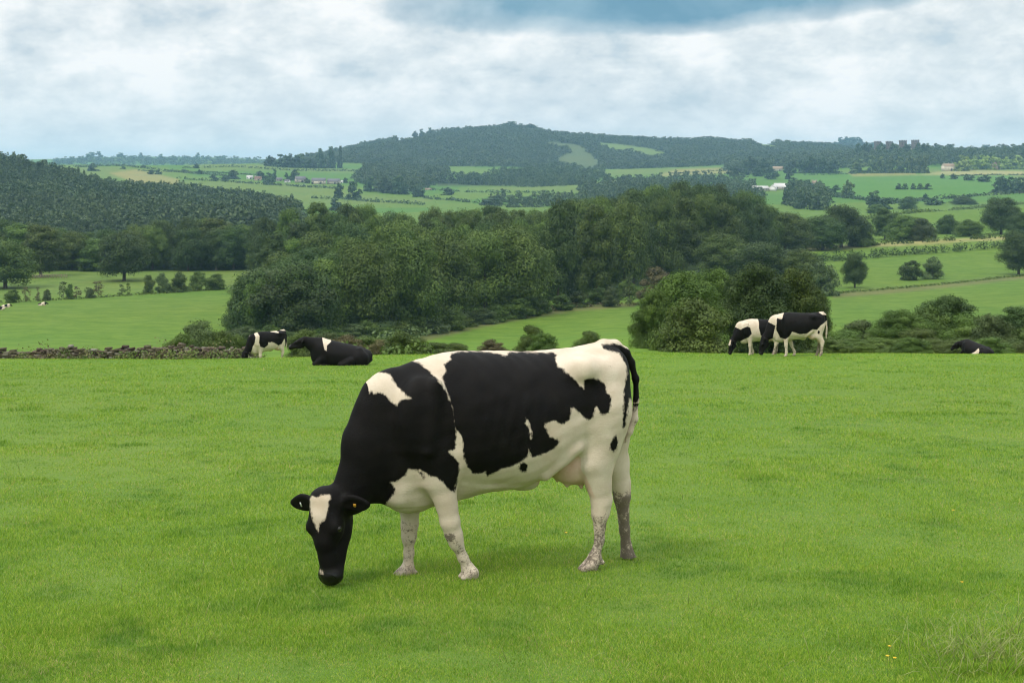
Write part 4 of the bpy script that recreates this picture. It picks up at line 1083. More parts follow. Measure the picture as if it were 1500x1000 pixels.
# --- sparse shrubs between the two left fields
rs = random.Random(4)
for p, base, top, w, kk, lf in [(18, 443, 424, 22, 'bush', 'mid'), (38, 442, 420, 14, 'thin', 'brown'), (55, 441, 420, 10, 'thin', 'brown'), (68, 440, 424, 14, 'bush', 'grey'), (93, 438, 412, 18, 'thin', 'grey'), (102, 438, 416, 14, 'bush', 'mid'), (112, 437, 419, 16, 'thin', 'brown'), (127, 437, 420, 10, 'thin', 'grey'),
          (144, 435, 411, 20, 'thin', 'brown'), (133, 436, 422, 14, 'bush', 'grey'), (178, 432, 416, 14, 'thin', 'grey'), (187, 432, 414, 10, 'thin', 'mid'), (218, 429, 403, 20, 'bush', 'olive'), (238, 428, 400, 26, 'bush', 'grey'), (262, 427, 399, 30, 'bush', 'mid'), (290, 425, 398, 32, 'bush', 'olive'), (315, 424, 401, 34, 'bush', 'mid')]:
    solid = kk == 'bush' and p > 200
    wd = {'brown': 'bare brownish', 'grey': 'thin grey', 'mid': 'small green', 'olive': 'olive'}[lf]
    ptree(kk, p, base, top, w, lf, f'{"dense " if solid else ""}{wd} shrub in the {"thick right part" if solid else "gappy left part"} of the field hedge across the left', cat='shrub', group=f'{wd} shrubs in the {"thick" if solid else "gappy"} part of the left field hedge', name='shrub')
# --- trees and hedges of the right hand fields
for kk, p, base, top, w, lf, lab in [
    ('oak', 1252, 421, 372, 38, 'dark', 'small dark tree standing alone before the right hand fields'), ('bush', 1334, 410, 382, 36, 'dark', 'dark round bush left of a pair in the right hand field'), ('bush', 1366, 408, 377, 38, 'grey', 'grey green bush right of a pair in the right hand field'),
    ('oak', 1492, 402, 340, 62, 'dark', 'big dark tree at the right edge in the hedge of the second field'), ('oak', 1205, 366, 318, 70, 'dark', 'dark tree at the left end of the upper right tree row'), ('oak', 1232, 362, 302, 74, 'dark', 'tall dark tree in the left of the upper right tree row'), ('dome', 1262, 360, 322, 50, 'mid', 'low tree between two tall ones in the upper right row'),
    ('tall', 1296, 350, 306, 38, 'dark', 'narrow dark tree in the upper right row'), ('dome', 1325, 352, 316, 64, 'mid', 'wide rounded tree in the middle of the upper right row'), ('dome', 1352, 352, 320, 40, 'grey', 'paler tree right of the rounded one in the upper right row'), ('dome', 1388, 342, 315, 36, 'dark', 'small dark tree before the bright upper field'),
    ('dome', 1420, 346, 322, 44, 'mid', 'bushy tree left of the tallest one at the upper right'), ('oak', 1466, 343, 290, 64, 'dark', 'tallest dark tree at the upper right'), ('dome', 1500, 345, 312, 50, 'dark', 'dark tree right of the tallest at the upper right'), ('dome', 1180, 366, 330, 50, 'grey', 'grey green tree at the end of the middle wood'),
    ('dome', 1330, 306, 288, 30, 'dark', 'small round dark tree on the far hedge line below the estate'), ('dome', 1412, 299, 288, 42, 'dark', 'low dark clump on the far hedge line at the right'), ('dome', 1284, 312, 299, 34, 'mid', 'low green tree on the far hedge line')]:
    ptree(kk, p, base, top, w, lf, lab, y0=330, cat='bush' if kk == 'bush' else 'tree', name='bush' if kk == 'bush' else 'broadleaf_tree')
def hedge(pts, h, wd, leaf, label, lf=.35, dens=30, y0=60, Ys=None, gap=0.0, seed=1):
    """a hedge line laid on the land: clumps of leaves along a strip, one object"""
    rng = np.random.default_rng(abs(seed*131+len(pts)*17+int(pts[0][0])+3000))
    P = []
    for i, (p, q) in enumerate(pts):
        Y = Ys[i] if Ys else hit(p, q, y0)
        if Y is None: continue
        P.append(((p-750)/F*Y, Y))
    P = np.array(P); seg = np.linalg.norm(np.diff(P, axis=0), axis=1); tot = seg.sum(); cum = np.concatenate([[0], np.cumsum(seg)])
    nb = max(4, int(tot/(wd*.75))); Cs = []; Ns = []
    for u in np.linspace(0, tot, nb):
        u += rng.normal()*wd*.2
        if rng.uniform() < gap: continue
        x = np.interp(u, cum, P[:, 0])+rng.normal()*wd*.12; y = np.interp(u, cum, P[:, 1])+rng.normal()*wd*.12; z = float(ground(x, y))
        hh = h*rng.uniform(.6, 1.25); ww = wd*rng.uniform(.7, 1.25)
        d = rng.normal(size=(dens, 3)); d[:, 2] = np.abs(d[:, 2])*.9; d /= np.linalg.norm(d, axis=1)[:, None]
        Cs.append(np.array((x, y, z+.1*hh))+d*np.array((ww*.6, ww*.6, hh*.9))*rng.uniform(.7, 1.05, (dens, 1))); Ns.append(d)
    C = np.concatenate(Cs); Nn = np.concatenate(Ns); Nn = Nn*.7+rng.normal(size=Nn.shape)*.4+(0, 0, .3); Nn /= np.linalg.norm(Nn, axis=1)[:, None]
    a = lf*rng.uniform(.6, 1.3, len(C)); V, Q = leaf_quads(C, Nn, a, a*.65, rng)
    c0 = np.array((P[:, 0].mean(), P[:, 1].mean(), 0)); c0[2] = float(ground(c0[0], c0[1])); V = V-c0
    o = link('hedge', raw_mesh('hedge', V, Q), LEAF[leaf]); o.location = c0
    return tag(o, label, 'hedge')
hedge([(1190, 383), (1260, 379), (1330, 373), (1400, 368), (1480, 361), (1560, 356)], 3.4, 4.0, 'dark', 'dark clipped hedge above the second field on the right', .38, 70, 330)
hedge([(1170, 365), (1250, 361), (1330, 356), (1400, 352), (1480, 347)], 2.4, 3.6, 'mid', 'row of small hedge bushes along the straw coloured strip on the right', .4, 60, 330, gap=.35)
hedge([(1220, 430), (1290, 424), (1360, 418), (1430, 411), (1520, 402)], .6, 2.0, 'olive', 'low rough olive hedge bank above the first field on the right', .25, 24, 300)
hedge([(1260, 322), (1330, 313), (1400, 307), (1450, 302), (1520, 298)], 3.0, 5.0, 'olive', 'low hedge on the crest above the bright upper field on the right', .6, 40, 500)
hedge([(1170, 347), (1250, 340), (1330, 336), (1410, 337), (1500, 333)], 4.0, 6.0, 'mid', 'mixed hedge under the upper right tree row', .5, 60, 500)
hedge([(-60, 446), (0, 443), (70, 440), (140, 436), (210, 431), (330, 423)], .7, 1.6, 'olive', 'low field boundary hedge under the sparse shrubs on the left', .2, 24, 100)
hedge([(640, 482), (700, 470), (770, 461), (840, 450), (930, 446)], 1.0, 2.4, 'brown', 'brownish weedy bank along the near edge of the middle wood', .22, 34, 180)
hedge([(560, 503), (600, 496), (640, 486), (690, 474)], 2.2, 4, 'grey', 'pale rough scrub bank at the foot of the middle wood', .3, 60, 180)
hedge([(475, 512), (520, 511), (570, 509), (620, 506)], .7, 1.4, 'olive', 'olive strip of tall weeds behind the lying cow', .10, 90, 50, Ys=[60, 61, 62, 63])
# ------------------------------------------------------------------ far woods (read as one mass) and far single trees
def far_unit(seed, n, lf, cone=False):
    V, Q, L = crown_arrays(7000+seed, 'cone' if cone else 'dome', 9, n, lf, 1.0, 1.0)
    return V.reshape(-1, 4, 3)
def wood_mass(name, label, region, ya, yb, step, hgt, wid, leaf, n=60, seed=0, skip=(), lf=.10, cone=0.0, jit=.45, pxr=None):
    """trees scattered over the part of the land whose photo outline is region, joined as one mass"""
    rng = np.random.default_rng(500+seed)
    U = [far_unit(seed*10+i, n, lf, cone > 0 and i == 3) for i in range(4)]
    xs = np.array([p[0] for p in region]); pa, pb = xs.min(), xs.max()
    xa = min((pa-750)/F*yb, (pa-750)/F*ya); xb = max((pb-750)/F*yb, (pb-750)/F*ya)
    X, Y = np.meshgrid(np.arange(xa, xb, step), np.arange(ya, yb, step)); X = X.ravel(); Y = Y.ravel()
    X = X+rng.uniform(-jit, jit, len(X))*step; Y = Y+rng.uniform(-jit, jit, len(Y))*step
    Z = ground(X, Y); px = 750+F*X/Y; py = HZ-F*Z/Y
    k = poly_sdf(px, py, region) < 0
    for s in skip: k &= poly_sdf(px, py, s) > 0
    X, Y, Z = X[k], Y[k], Z[k]
    out = []
    for i in range(len(X)):
        u = U[rng.integers(4) if rng.uniform() < max(cone, .25) else rng.integers(3)]
        b = .65+.75*float(vnoise(X[i]/(step*5), Y[i]/(step*5), 61)); h = hgt*rng.uniform(.7, 1.3)*b; w = wid*rng.uniform(.7, 1.4)*b; a = rng.uniform(0, 6.28); c, s_ = math.cos(a), math.sin(a)
        M = np.array([[c*w, -s_*w, 0], [s_*w, c*w, 0], [0, 0, h]])
        out.append(u@M.T+np.array((X[i], Y[i], Z[i]-.05*h)))
    V = np.concatenate(out).reshape(-1, 3); c0 = np.array((V[:, 0].mean(), V[:, 1].mean(), V[:, 2].min())); V = V-c0
    o = link(name, raw_mesh(name, V, np.arange(len(V)).reshape(-1, 4)), LEAF[leaf]); o.location = c0
    return tag(o, label, 'wood', kind='stuff')
wood_mass('hillside_wood', 'dark dense wood covering the spur at the far left', [(-260, 420), (-260, 180), (0, 200), (60, 222), (100, 250), (180, 262), (300, 288), (380, 298), (425, 303), (440, 315), (430, 420)], 1020, 1420, 7.8, 11, 12.5, 'wood', 210, 1, lf=.062, cone=.03)
wood_mass('hillside_wood', 'wood on the nearer flat below the dark spur at the far left', [(-260, 420), (-260, 300), (420, 300), (440, 330), (430, 420)], 800, 1020, 8.5, 11, 13, 'wood', 190, 2, lf=.065)
CLEAR = [[(x, y+(3.5 if y > np.mean([q[1] for q in p]) else 0)) for x, y in p] for kd, a, b, p in LAND if kd in ('heath', 'pale') and a == 2850]
wood_mass('hill_wood', 'blue green wood covering the long hill on the skyline', [(390, 262), (440, 236), (480, 225), (560, 206), (600, 196), (700, 185), (760, 176), (800, 188), (900, 200), (1000, 200), (1090, 204), (1180, 212), (1260, 222), (1240, 240), (1100, 236), (1000, 246), (900, 252), (640, 256)], 2860, 3960, 13.5, 12, 20, 'wood', 95, 3, CLEAR, lf=.09)
wood_mass('estate_wood', 'blue green wood around the towers on the right ridge', [(1060, 250), (1075, 232), (1150, 224), (1230, 224), (1300, 214), (1500, 216), (1720, 214), (1720, 246), (1500, 247), (1340, 246), (1240, 247), (1120, 250)], 2480, 2960, 14, 16, 20, 'wood', 130, 4, lf=.09)
wood_mass('valley_wood', 'dark wood strip in the valley under the long hill', [(640, 268), (690, 262), (780, 252), (890, 256), (860, 270), (780, 274)], 1750, 2700, 12.5, 14, 14, 'wood', 130, 5, lf=.09)
wood_mass('valley_wood', 'blue wooded slope left of the long hill behind the farm fields', [(515, 262), (540, 250), (600, 246), (660, 252), (640, 270), (600, 282), (560, 280)], 1850, 2700, 12.5, 14, 15, 'wood', 130, 6, lf=.09)
wood_mass('valley_wood', 'scattered wood in the valley bottom above the middle wood', [(700, 300), (740, 288), (800, 284), (920, 268), (1010, 262), (1090, 264), (1120, 290), (1000, 305), (850, 312)], 1450, 2300, 17, 13, 15, 'wood', 130, 7, lf=.09, skip=[[(690, 282), (850, 276), (850, 290), (700, 294)], [(860, 258), (960, 254), (960, 262), (860, 266)], [(960, 280), (1060, 272), (1090, 282), (960, 292)]])
wood_mass('valley_wood', 'tree belt at the foot of the right hand farm', [(1150, 300), (1160, 276), (1200, 280), (1215, 296), (1200, 312)], 1250, 1800, 11, 13, 13, 'wood', 140, 8, lf=.09)
wood_mass('ridge_wood', 'pale blue wood along the far skyline at the left', [(80, 238), (180, 231), (290, 232), (410, 237), (410, 244), (80, 244)], 4900, 5700, 40, 15, 34, 'blue', 30, 9, lf=.12)
wood_mass('ridge_wood', 'pale blue wood along the far skyline at the right', [(1100, 226), (1130, 214), (1260, 209), (1330, 218), (1330, 230), (1100, 230)], 4900, 5700, 36, 13, 32, 'blue', 30, 10, lf=.12)
def far_trees():
    G1 = 'trees in a short row on the estate slope'
    L = [  # px, foot row, top row, width px, leaf, label, group
     (138, 240, 236, 10, 'blue', None), ]
    S = []
    def t(px, base, top, w, lf, lab, group=None, y0=1150): S.append((px, base, top, w, lf, lab, group, y0))
    # estate slope
    for p, w in ((1316, 9), (1325, 12), (1338, 9), (1347, 11), (1360, 13)): t(p, 277, 268, w, 'dark', 'small dark round tree in the row of five on the estate slope', G1)
    t(1381, 261, 254, 8, 'dark', 'tiny tree below the pale house on the estate slope'); t(1396, 262, 254, 13, 'dark', 'round tree below the pale house, just right of the tiny one')
    t(1416, 264, 254, 9, 'dark', 'left tree of a close pair right of the pale house'); t(1424, 264, 256, 12, 'dark', 'right tree of a close pair right of the pale house'); t(1442, 266, 255, 22, 'dark', 'wide low dark tree right of the close pair on the estate slope')
    for p in (1470, 1482, 1494, 1506, 1462): t(p, 282, 258, 22, 'blue', 'tree of the dark clump at the right edge of the estate slope', 'trees of the dark clump on the estate slope')
    for i, p in enumerate((1278, 1291, 1305, 1320, 1334, 1347, 1357)): t(p, 253, 226+(i % 2)*2, 19, 'grey', 'pale rounded tree in the front row of the estate wood', 'pale front trees of the estate wood')
    t(1262, 253, 232, 34, 'grey', 'broad pale tree at the left end of the estate wood front row')
    for p, b_ in ((1410, 250), (1428, 248), (1440, 248), (1456, 248), (1474, 247), (1490, 247)): t(p, b_, 226+(p % 5), 24, 'sun', 'sunlit yellowish tree right of the pale house', 'sunlit trees right of the pale house')
    for p in (1100, 1118, 1160, 1174, 1190, 1206, 1222): t(p, 253, 228+(p % 7), 24, 'blue', 'dark tree at the left end of the estate wood', 'dark trees at the left end of the estate wood')
    t(1130, 262, 245, 22, 'blue', 'tree beside the tan roofed barn'); t(1110, 258, 244, 20, 'blue', 'tree left of the tan roofed barn'); t(1078, 257, 242, 26, 'blue', 'dark tree at the far left of the estate wood')
    t(1158, 262, 250, 16, 'blue', 'tree above the white farm roofs on the right')
    for p, b_, tp, w in ((1172, 274, 262, 15), (1184, 273, 262, 14)): t(p, b_, tp, w, 'blue', 'tree between the white farm and the small house on the right', 'trees by the small house on the right')
    t(1243, 290, 264, 20, 'grey', 'upright grey tree in the field below the estate'); t(1226, 284, 270, 18, 'blue', 'left tree of a bushy pair below the estate'); t(1212, 283, 272, 16, 'blue', 'low bush tree at the left of the pair below the estate')
    t(1282, 304, 278, 26, 'blue', 'bushy tree in the hollow below the estate slope'); t(1300, 306, 288, 28, 'blue', 'lower bushy tree beside the one in the hollow'); t(1368, 300, 290, 30, 'blue', 'flat wide tree on the lower hedge of the estate slope'); t(1356, 292, 283, 10, 'blue', 'small tree on the lower hedge of the estate slope')
    # farm on the left hill
    t(433, 264, 247, 18, 'blue', 'dark round tree above the grey farm roofs'); t(402, 264, 247, 8, 'blue', 'narrow dark tree left of the farm'); t(419, 264, 252, 8, 'blue', 'second narrow tree left of the grey farm roofs'); t(394, 270, 252, 19, 'blue', 'big dark round tree before the farm cottages')
    t(380, 262, 250, 18, 'blue', 'tree behind the farm cottages'); t(346, 260, 250, 12, 'blue', 'dark tree at the left end of the farm'); t(312, 264, 255, 16, 'blue', 'left tree of three in the field left of the farm'); t(328, 265, 257, 14, 'blue', 'middle tree of three in the field left of the farm'); t(342, 262, 248, 20, 'blue', 'right tree of three in the field left of the farm')
    t(497, 290, 268, 15, 'blue', 'left tree of a pair in the field below the farm'); t(518, 292, 264, 26, 'blue', 'large right tree of a pair in the field below the farm'); t(492, 308, 290, 20, 'blue', 'lower tree under the pair below the farm'); t(450, 268, 260, 10, 'grey', 'small tree before the farm barns'); t(506, 268, 260, 9, 'blue', 'small tree at the right end of the farm barns')
    t(612, 288, 268, 18, 'blue', 'tree right of the small white house'); t(565, 282, 258, 26, 'blue', 'tree at the left of the wooded slope'); t(585, 284, 256, 28, 'blue', 'tree in the wooded slope left of the white house'); t(545, 280, 258, 24, 'blue', 'tree at the top left of the wooded slope')
    for p in (232, 222, 292): t(p, 255, 248, 12, 'blue', 'small tree on the upper pasture left of the farm', 'small trees on the upper left pasture')
    for p, b_, tp, w in ((137, 250, 238, 18), (270, 252, 247, 12), (180, 247, 243, 9), (210, 245, 241, 9), (288, 246, 239, 9)): t(p, b_, tp, w, 'blue', 'dark tree on the upper hedges at the left', 'dark trees on the upper left hedges', 1500)
    # valley middle
    t(891, 272, 253, 20, 'blue', 'dark round tree standing out in the middle of the valley'); t(918, 274, 255, 26, 'blue', 'paler round tree right of the dark one in mid valley'); t(868, 275, 262, 14, 'blue', 'small tree left of the dark one in mid valley'); t(940, 280, 266, 24, 'blue', 'spreading tree in the valley left of the field')
    t(775, 300, 287, 18, 'blue', 'tree in the valley field above the wood'); t(718, 300, 290, 30, 'blue', 'hedge tree in the valley above the wood'); t(655, 285, 274, 20, 'blue', 'tree in the valley hedge above the left wood'); t(1075, 254, 244, 10, 'blue', 'small dark tree by the dry field under the ridge'); t(1092, 256, 243, 14, 'blue', 'round dark tree by the dry field under the ridge')
    for p in (1005, 1030, 1050, 1075, 1100): t(p, 296, 276+(p % 6), 28, 'blue', 'hazy tree above the right part of the middle wood', 'hazy trees above the right part of the middle wood')
    # skyline
    for p, tp, w in ((468, 216, 16), (484, 213, 16), (498, 212, 9), (440, 224, 26), (412, 225, 26), (396, 228, 18), (425, 225, 24), (455, 232, 20), (475, 234, 22)): t(p, 246, tp, w, 'blue', 'dark tree of the skyline clump left of the long hill', 'dark trees of the skyline clump', 2600)
    for p, tp in ((608, 192), (618, 189), (630, 187), (648, 187), (660, 188), (672, 186)): t(p, tp+7, tp-1, 9, 'blue', 'tiny tree standing up on the crest of the long hill', 'tiny crest trees on the long hill', 2850)
    t(748, 184, 177, 26, 'blue', 'clump on the very top of the long hill', None, 2850); t(778, 189, 181, 26, 'blue', 'clump just right of the top of the long hill', None, 2850)
    for p, w in ((1240, 20), (1248, 22), (1256, 18), (1232, 12)): t(p, 212, 200, w, 'blue', 'dark tree of the rounded clump on the right skyline', 'trees of the rounded skyline clump', 4600)
    for p, w in ((133, 16), (144, 12), (176, 12), (206, 8), (290, 8)): t(p, 230, 221+(p % 3), w, 'blue', 'dark clump on the far left skyline', 'dark clumps on the far left skyline', 4600)
    for i_, p in enumerate((1258, 1268, 1276, 1290, 1296, 1309, 1313, 1328, 1346, 1352, 1360)): t(p, 232, (209, 208, 210, 209, 211, 209, 211, 210, 208, 209, 211)[i_], 15, 'blue', 'dark tree on the ridge around the four towers', 'dark ridge trees around the four towers', 2450)
    for p in (1372, 1392, 1445, 1470, 1500): t(p, 224, 210+(p % 4), 22, 'blue', 'dark tree on the ridge right of the towers', 'dark ridge trees right of the towers', 2500)
    for i, (px, base, top, w, lf, lab, group, y0) in enumerate(S):
        Y = hit(px, base, y0)
        if Y is None or Y > 6500: Y = 3900 if y0 < 4000 else 5600
        z = at(px, Y)[2]; h = max((HZ-top)/F*Y-z, 3.0)
        rr = random.Random(i); cr, _, W, H = proto('far', rr.randrange(3))
        x, y, z = at(px, Y)
        o = link('far_tree', cr); o.location = (x, y, z-.05*h); o.rotation_euler = (0, 0, rr.uniform(0, 6.28)); o.scale = (w/F*Y/W*1.12, w/F*Y/W*1.12, h/H)
        o.material_slots[0].link = 'OBJECT'; o.material_slots[0].material = LEAF[lf]
        tag(o, lab, 'tree', group)
far_trees()
FH = [([(110, 244), (200, 245), (262, 252), (330, 258)], 'dark hedge across the upper pastures at the far left'), ([(270, 246), (340, 244), (440, 250), (540, 252)], 'hedge above the top field over the left farm'), ([(262, 262), (330, 266), (420, 272), (490, 276)], 'dark hedge below the left farm'),
      ([(200, 250), (300, 252), (370, 256)], 'thin hedge left of the farm'), ([(460, 290), (520, 293), (560, 296), (620, 300)], 'hedge under the pair of trees below the farm'), ([(600, 276), (660, 280), (730, 282), (800, 282)], 'hedge line in mid valley under the wood strip'), ([(620, 290), (700, 297), (760, 296), (850, 292)], 'thick hedge in the valley above the middle wood'),
      ([(820, 266), (880, 274), (960, 270), (1020, 262)], 'hedge round the mid valley meadows'), ([(1195, 284), (1240, 290), (1290, 296), (1340, 294)], 'hedge across the field below the small farm house'), ([(1290, 299), (1360, 293), (1430, 287), (1500, 283)], 'long dark hedge along the bottom of the estate slope'), ([(960, 290), (1040, 284), (1100, 288)], 'hedge behind the right part of the middle wood'),
      ([(980, 254), (1040, 250), (1110, 250)], 'hedge along the dry field below the ridge'), ([(1180, 256), (1260, 254), (1340, 252)], 'low hedge under the front row of the estate wood'), ([(1400, 258), (1450, 256), (1520, 256)], 'low hedge along the sunlit strip on the right')]
for i, (p, lab) in enumerate(FH): hedge(p, 4.2 if i not in (3, 11, 12, 13) else 2.2, 6.5, 'blue', lab, 1.3, 14, 1180, gap=.1, seed=i)
# ------------------------------------------------------------------ walls, buildings
STONE = plain_mat('pale_stone', (.42, .38, .31), (.30, .27, .22), .8, .9)
def stone_wall():
    """dry stone wall behind the crest: many rough stones, one wall"""
    rng = np.random.default_rng(12); V = []; Q = []
    pts = [(-260, 66), (0, 64), (120, 62.5), (260, 62), (372, 61)]
    X = np.array([(p-750)/F*y for p, y in pts]); Yy = np.array([y for p, y in pts])
    x = X[0]; n = 0; cube = np.array([(a, b, c) for c in (-1, 1) for a, b in ((-1, -1), (1, -1), (1, 1), (-1, 1))], float)
    qs = np.array([(0, 3, 2, 1), (4, 5, 6, 7), (0, 1, 5, 4), (1, 2, 6, 5), (2, 3, 7, 6), (3, 0, 4, 7)])
    for course in range(13):
        x = X[0]
        while x < X[-1]:
            w = rng.uniform(.10, .28); hh = rng.uniform(.065, .105)
            y = np.interp(x, X, Yy); z = float(ground(x, y)); px = 750+F*x/y
            broken = vnoise(px/14, 0.3, 71)*.28 + (0.15 if px < 150 else 0)
            if course*.080 < .98-broken*.8+rng.normal()*.03 and rng.uniform() > .03:
                c = np.array((x+w/2, y+rng.normal()*.035, z-.1+course*.080+rng.normal()*.012))
                s = np.array((w/2*1.03, .20-.006*course, hh/2*1.08)); v = cube*s*(1+rng.normal(size=(8, 3))*.12)
                a = rng.normal()*.10; v = v@np.array([[math.cos(a), 0, math.sin(a)], [0, 1, 0], [-math.sin(a), 0, math.cos(a)]])
                V.append(c+v); Q.append(qs+8*n); n += 1
            x += w
    me = raw_mesh('stone_wall', np.concatenate(V), np.concatenate(Q))
    m, nt, b = new_mat('wall_stone'); k = NT(nt); g = k.n('ShaderNodeNewGeometry')
    col = k.ramp(g.outputs['Random Per Island'], [(0.0, (.040, .028, .023)), (.4, (.085, .062, .050)), (.8, (.14, .11, .088)), (.98, (.27, .25, .22))])
    nz = k.noise(k.pos(), 1.2, 4, .6); col = k.mix(k.ramp(nz, [(.45, 0.0), (.7, .6)]), col, (.085, .095, .040))
    k.l(col, b.inputs['Base Color']); b.inputs['Roughness'].default_value = .95; b.inputs['Specular IOR Level'].default_value = .1
    tag(link('stone_wall', me, m), 'tumbledown dry stone wall along the left edge of the near field', 'wall')
stone_wall()
hedge([(-100, 0), (60, 0), (160, 0), (260, 0), (372, 0)], .62, .9, 'olive', 'ragged green weeds along the foot of the stone wall', .05, 170, Ys=[64, 62.2, 61, 60.5, 59.8], gap=.2, seed=3)
hedge([(-100, 0), (40, 0), (150, 0), (240, 0), (375, 0)], .80, 1.0, 'brown', 'dry brown seeding weeds along the stone wall', .04, 170, Ys=[64.2, 62.6, 61.4, 61, 60.2], gap=.35, seed=8)
hedge([(-100, 0), (60, 0), (200, 0), (330, 0)], 1.15, 1.0, 'brown', 'tall brown weeds rising behind the stone wall', .05, 80, Ys=[67, 65.2, 63.6, 62.8], gap=.55, seed=5)

ROOF = {'grey': plain_mat('slate_roof', (.14, .13, .14), (.10, .095, .105), 1, .8), 'brown': plain_mat('brown_roof', (.20, .12, .085), (.15, .09, .07), 1, .85), 'pale': plain_mat('pale_roof', (.55, .52, .50), (.45, .42, .41), 1, .7), 'tan': plain_mat('tan_roof', (.30, .22, .15), (.24, .17, .12), 1, .85)}
WALLM = {'white': plain_mat('white_render', (.78, .76, .72), (.70, .68, .63), 1, .8), 'stone': STONE, 'cream': plain_mat('cream_stone', (.62, .54, .42), (.52, .45, .35), 1, .85), 'pink': plain_mat('pinkish_stone', (.50, .36, .28), (.42, .31, .25), 1, .85)}
DARK = plain_mat('dark_opening', (.03, .03, .035), (.02, .02, .022), 2, .3, .5)
def building(px, base, wpx, hpx, roofpx, wall, roof, label, rz=0.0, dep=.6, wins=3, doors=1, chim=0, name='farm_building', cat='building', y0=1150, group=None, Y=None):
    Y = Y or hit(px, base, y0) or 2200
    x, y, z = at(px, Y); u = Y/F
    W, Hh, Rr = wpx*u, hpx*u, roofpx*u; D = W*dep
    root = empty(name, (x, y, z-.4), rz); tag(root, label, cat, group)
    mb = MB(); mb.box((-W/2, -D/2, 0), (W/2, D/2, Hh))
    mb.add([(-W/2, -D/2, Hh), (-W/2, D/2, Hh), (-W/2, 0, Hh+Rr*.97), (W/2, -D/2, Hh), (W/2, D/2, Hh), (W/2, 0, Hh+Rr*.97)], None, [(0, 2, 1), (3, 4, 5)])
    link('wall', mb.mesh('wall'), WALLM[wall], root)
    mb = MB(); mb.gable((-W/2, -D/2, Hh+.12), (W/2, D/2, Hh+.12), Hh+Rr+.12, .35); rf = link('roof', mb.mesh('roof'), ROOF[roof], root)
    for i in range(chim):
        cx = (-.38+.76*i/max(chim-1, 1))*W; mb = MB(); mb.box((cx-.5, -.5, Hh+Rr*.7), (cx+.5, .5, Hh+Rr+1.4)); mb.box((cx-.6, -.6, Hh+Rr+1.403), (cx+.6, .6, Hh+Rr+1.65)); link('chimney', mb.mesh('chimney'), STONE, rf)
    for i in range(wins):
        cx = (-.36+.72*i/max(wins-1, 1))*W; mb = MB(); mb.box((cx-.5, -D/2-.05, Hh*.5), (cx+.5, -D/2+.05, Hh*.5+1.2)); link('window', mb.mesh('window'), DARK, root)
    for i in range(doors):
        cx = (.14+.3*i)*W*(-1)**i; hh = min(Hh*.75, 4); mb = MB(); mb.box((cx-hh*.4, -D/2-.06, .4), (cx+hh*.4, -D/2+.05, hh)); link('door', mb.mesh('door'), DARK, root)
    return root
building(366, 262, 9, 3.4, 2.2, 'white', 'pale', 'small white cottage at the left end of the hill farm', .15, wins=2)
building(378, 264, 10, 3.4, 3, 'pink', 'brown', 'reddish cottage among the trees of the hill farm', -.1, wins=2, chim=1)
building(409, 265, 9, 3, 2.6, 'stone', 'grey', 'small grey cottage between two narrow trees at the hill farm', .3, wins=2)
building(421, 267, 8, 2.6, 2.2, 'white', 'grey', 'low white fronted shed left of the big farm barn', -.4, wins=1)
building(440, 267, 15, 5, 4.5, 'stone', 'grey', 'big grey barn in the middle of the hill farm', .35, wins=2)
building(467, 269, 20, 5, 4, 'cream', 'grey', 'long pale fronted barn with a dark doorway at the hill farm', .08, wins=3, doors=2)
building(489, 269, 18, 4, 4, 'stone', 'grey', 'low long grey roofed barn at the right of the hill farm', -.06, wins=2)
building(500, 268, 5, 2.6, 1.8, 'white', 'pale', 'tiny white shed at the right end of the hill farm', 0, wins=1)
building(596, 271, 5, 3.4, 2.4, 'white', 'grey', 'lone small white house by the valley wood', .5, wins=2, chim=1, name='house')
building(629, 278, 12, 1.6, 1.6, 'pink', 'tan', 'low tan shed beside the valley field', .1, wins=2)
building(1113, 279, 24, 4, 3.5, 'stone', 'pale', 'left white roofed barn of the right hand farm', .1, .5, wins=3)
building(1132, 279, 12, 5, 4, 'white', 'pale', 'white gable barn in the middle of the right hand farm', 1.2, .8, wins=1)
building(1150, 277, 32, 4, 5.5, 'stone', 'pale', 'largest pale roofed barn of the right hand farm', -.12, .45, wins=4)
building(1193, 272, 8, 5, 3, 'stone', 'tan', 'small stone house among trees right of the pale barns', .4, wins=2, chim=2, name='house')
building(1139, 250, 15, 3.4, 3.6, 'stone', 'tan', 'tan roofed barn among trees below the ridge', .1, wins=2, y0=1900)
building(1389, 250, 17, 7, 4, 'cream', 'tan', 'pale cream house on the sunlit strip of the estate', .12, .7, wins=4, chim=3, name='house', y0=1900)
building(1459, 248, 10, 8, 6, 'pink', 'brown', 'pinkish gabled house among the sunlit trees at the right', .7, .8, wins=2, chim=1, name='house', y0=1900)
building(1498, 282, 12, 6, 4, 'pink', 'tan', 'pinkish house at the right edge by the dark clump', .3, wins=2, name='house')
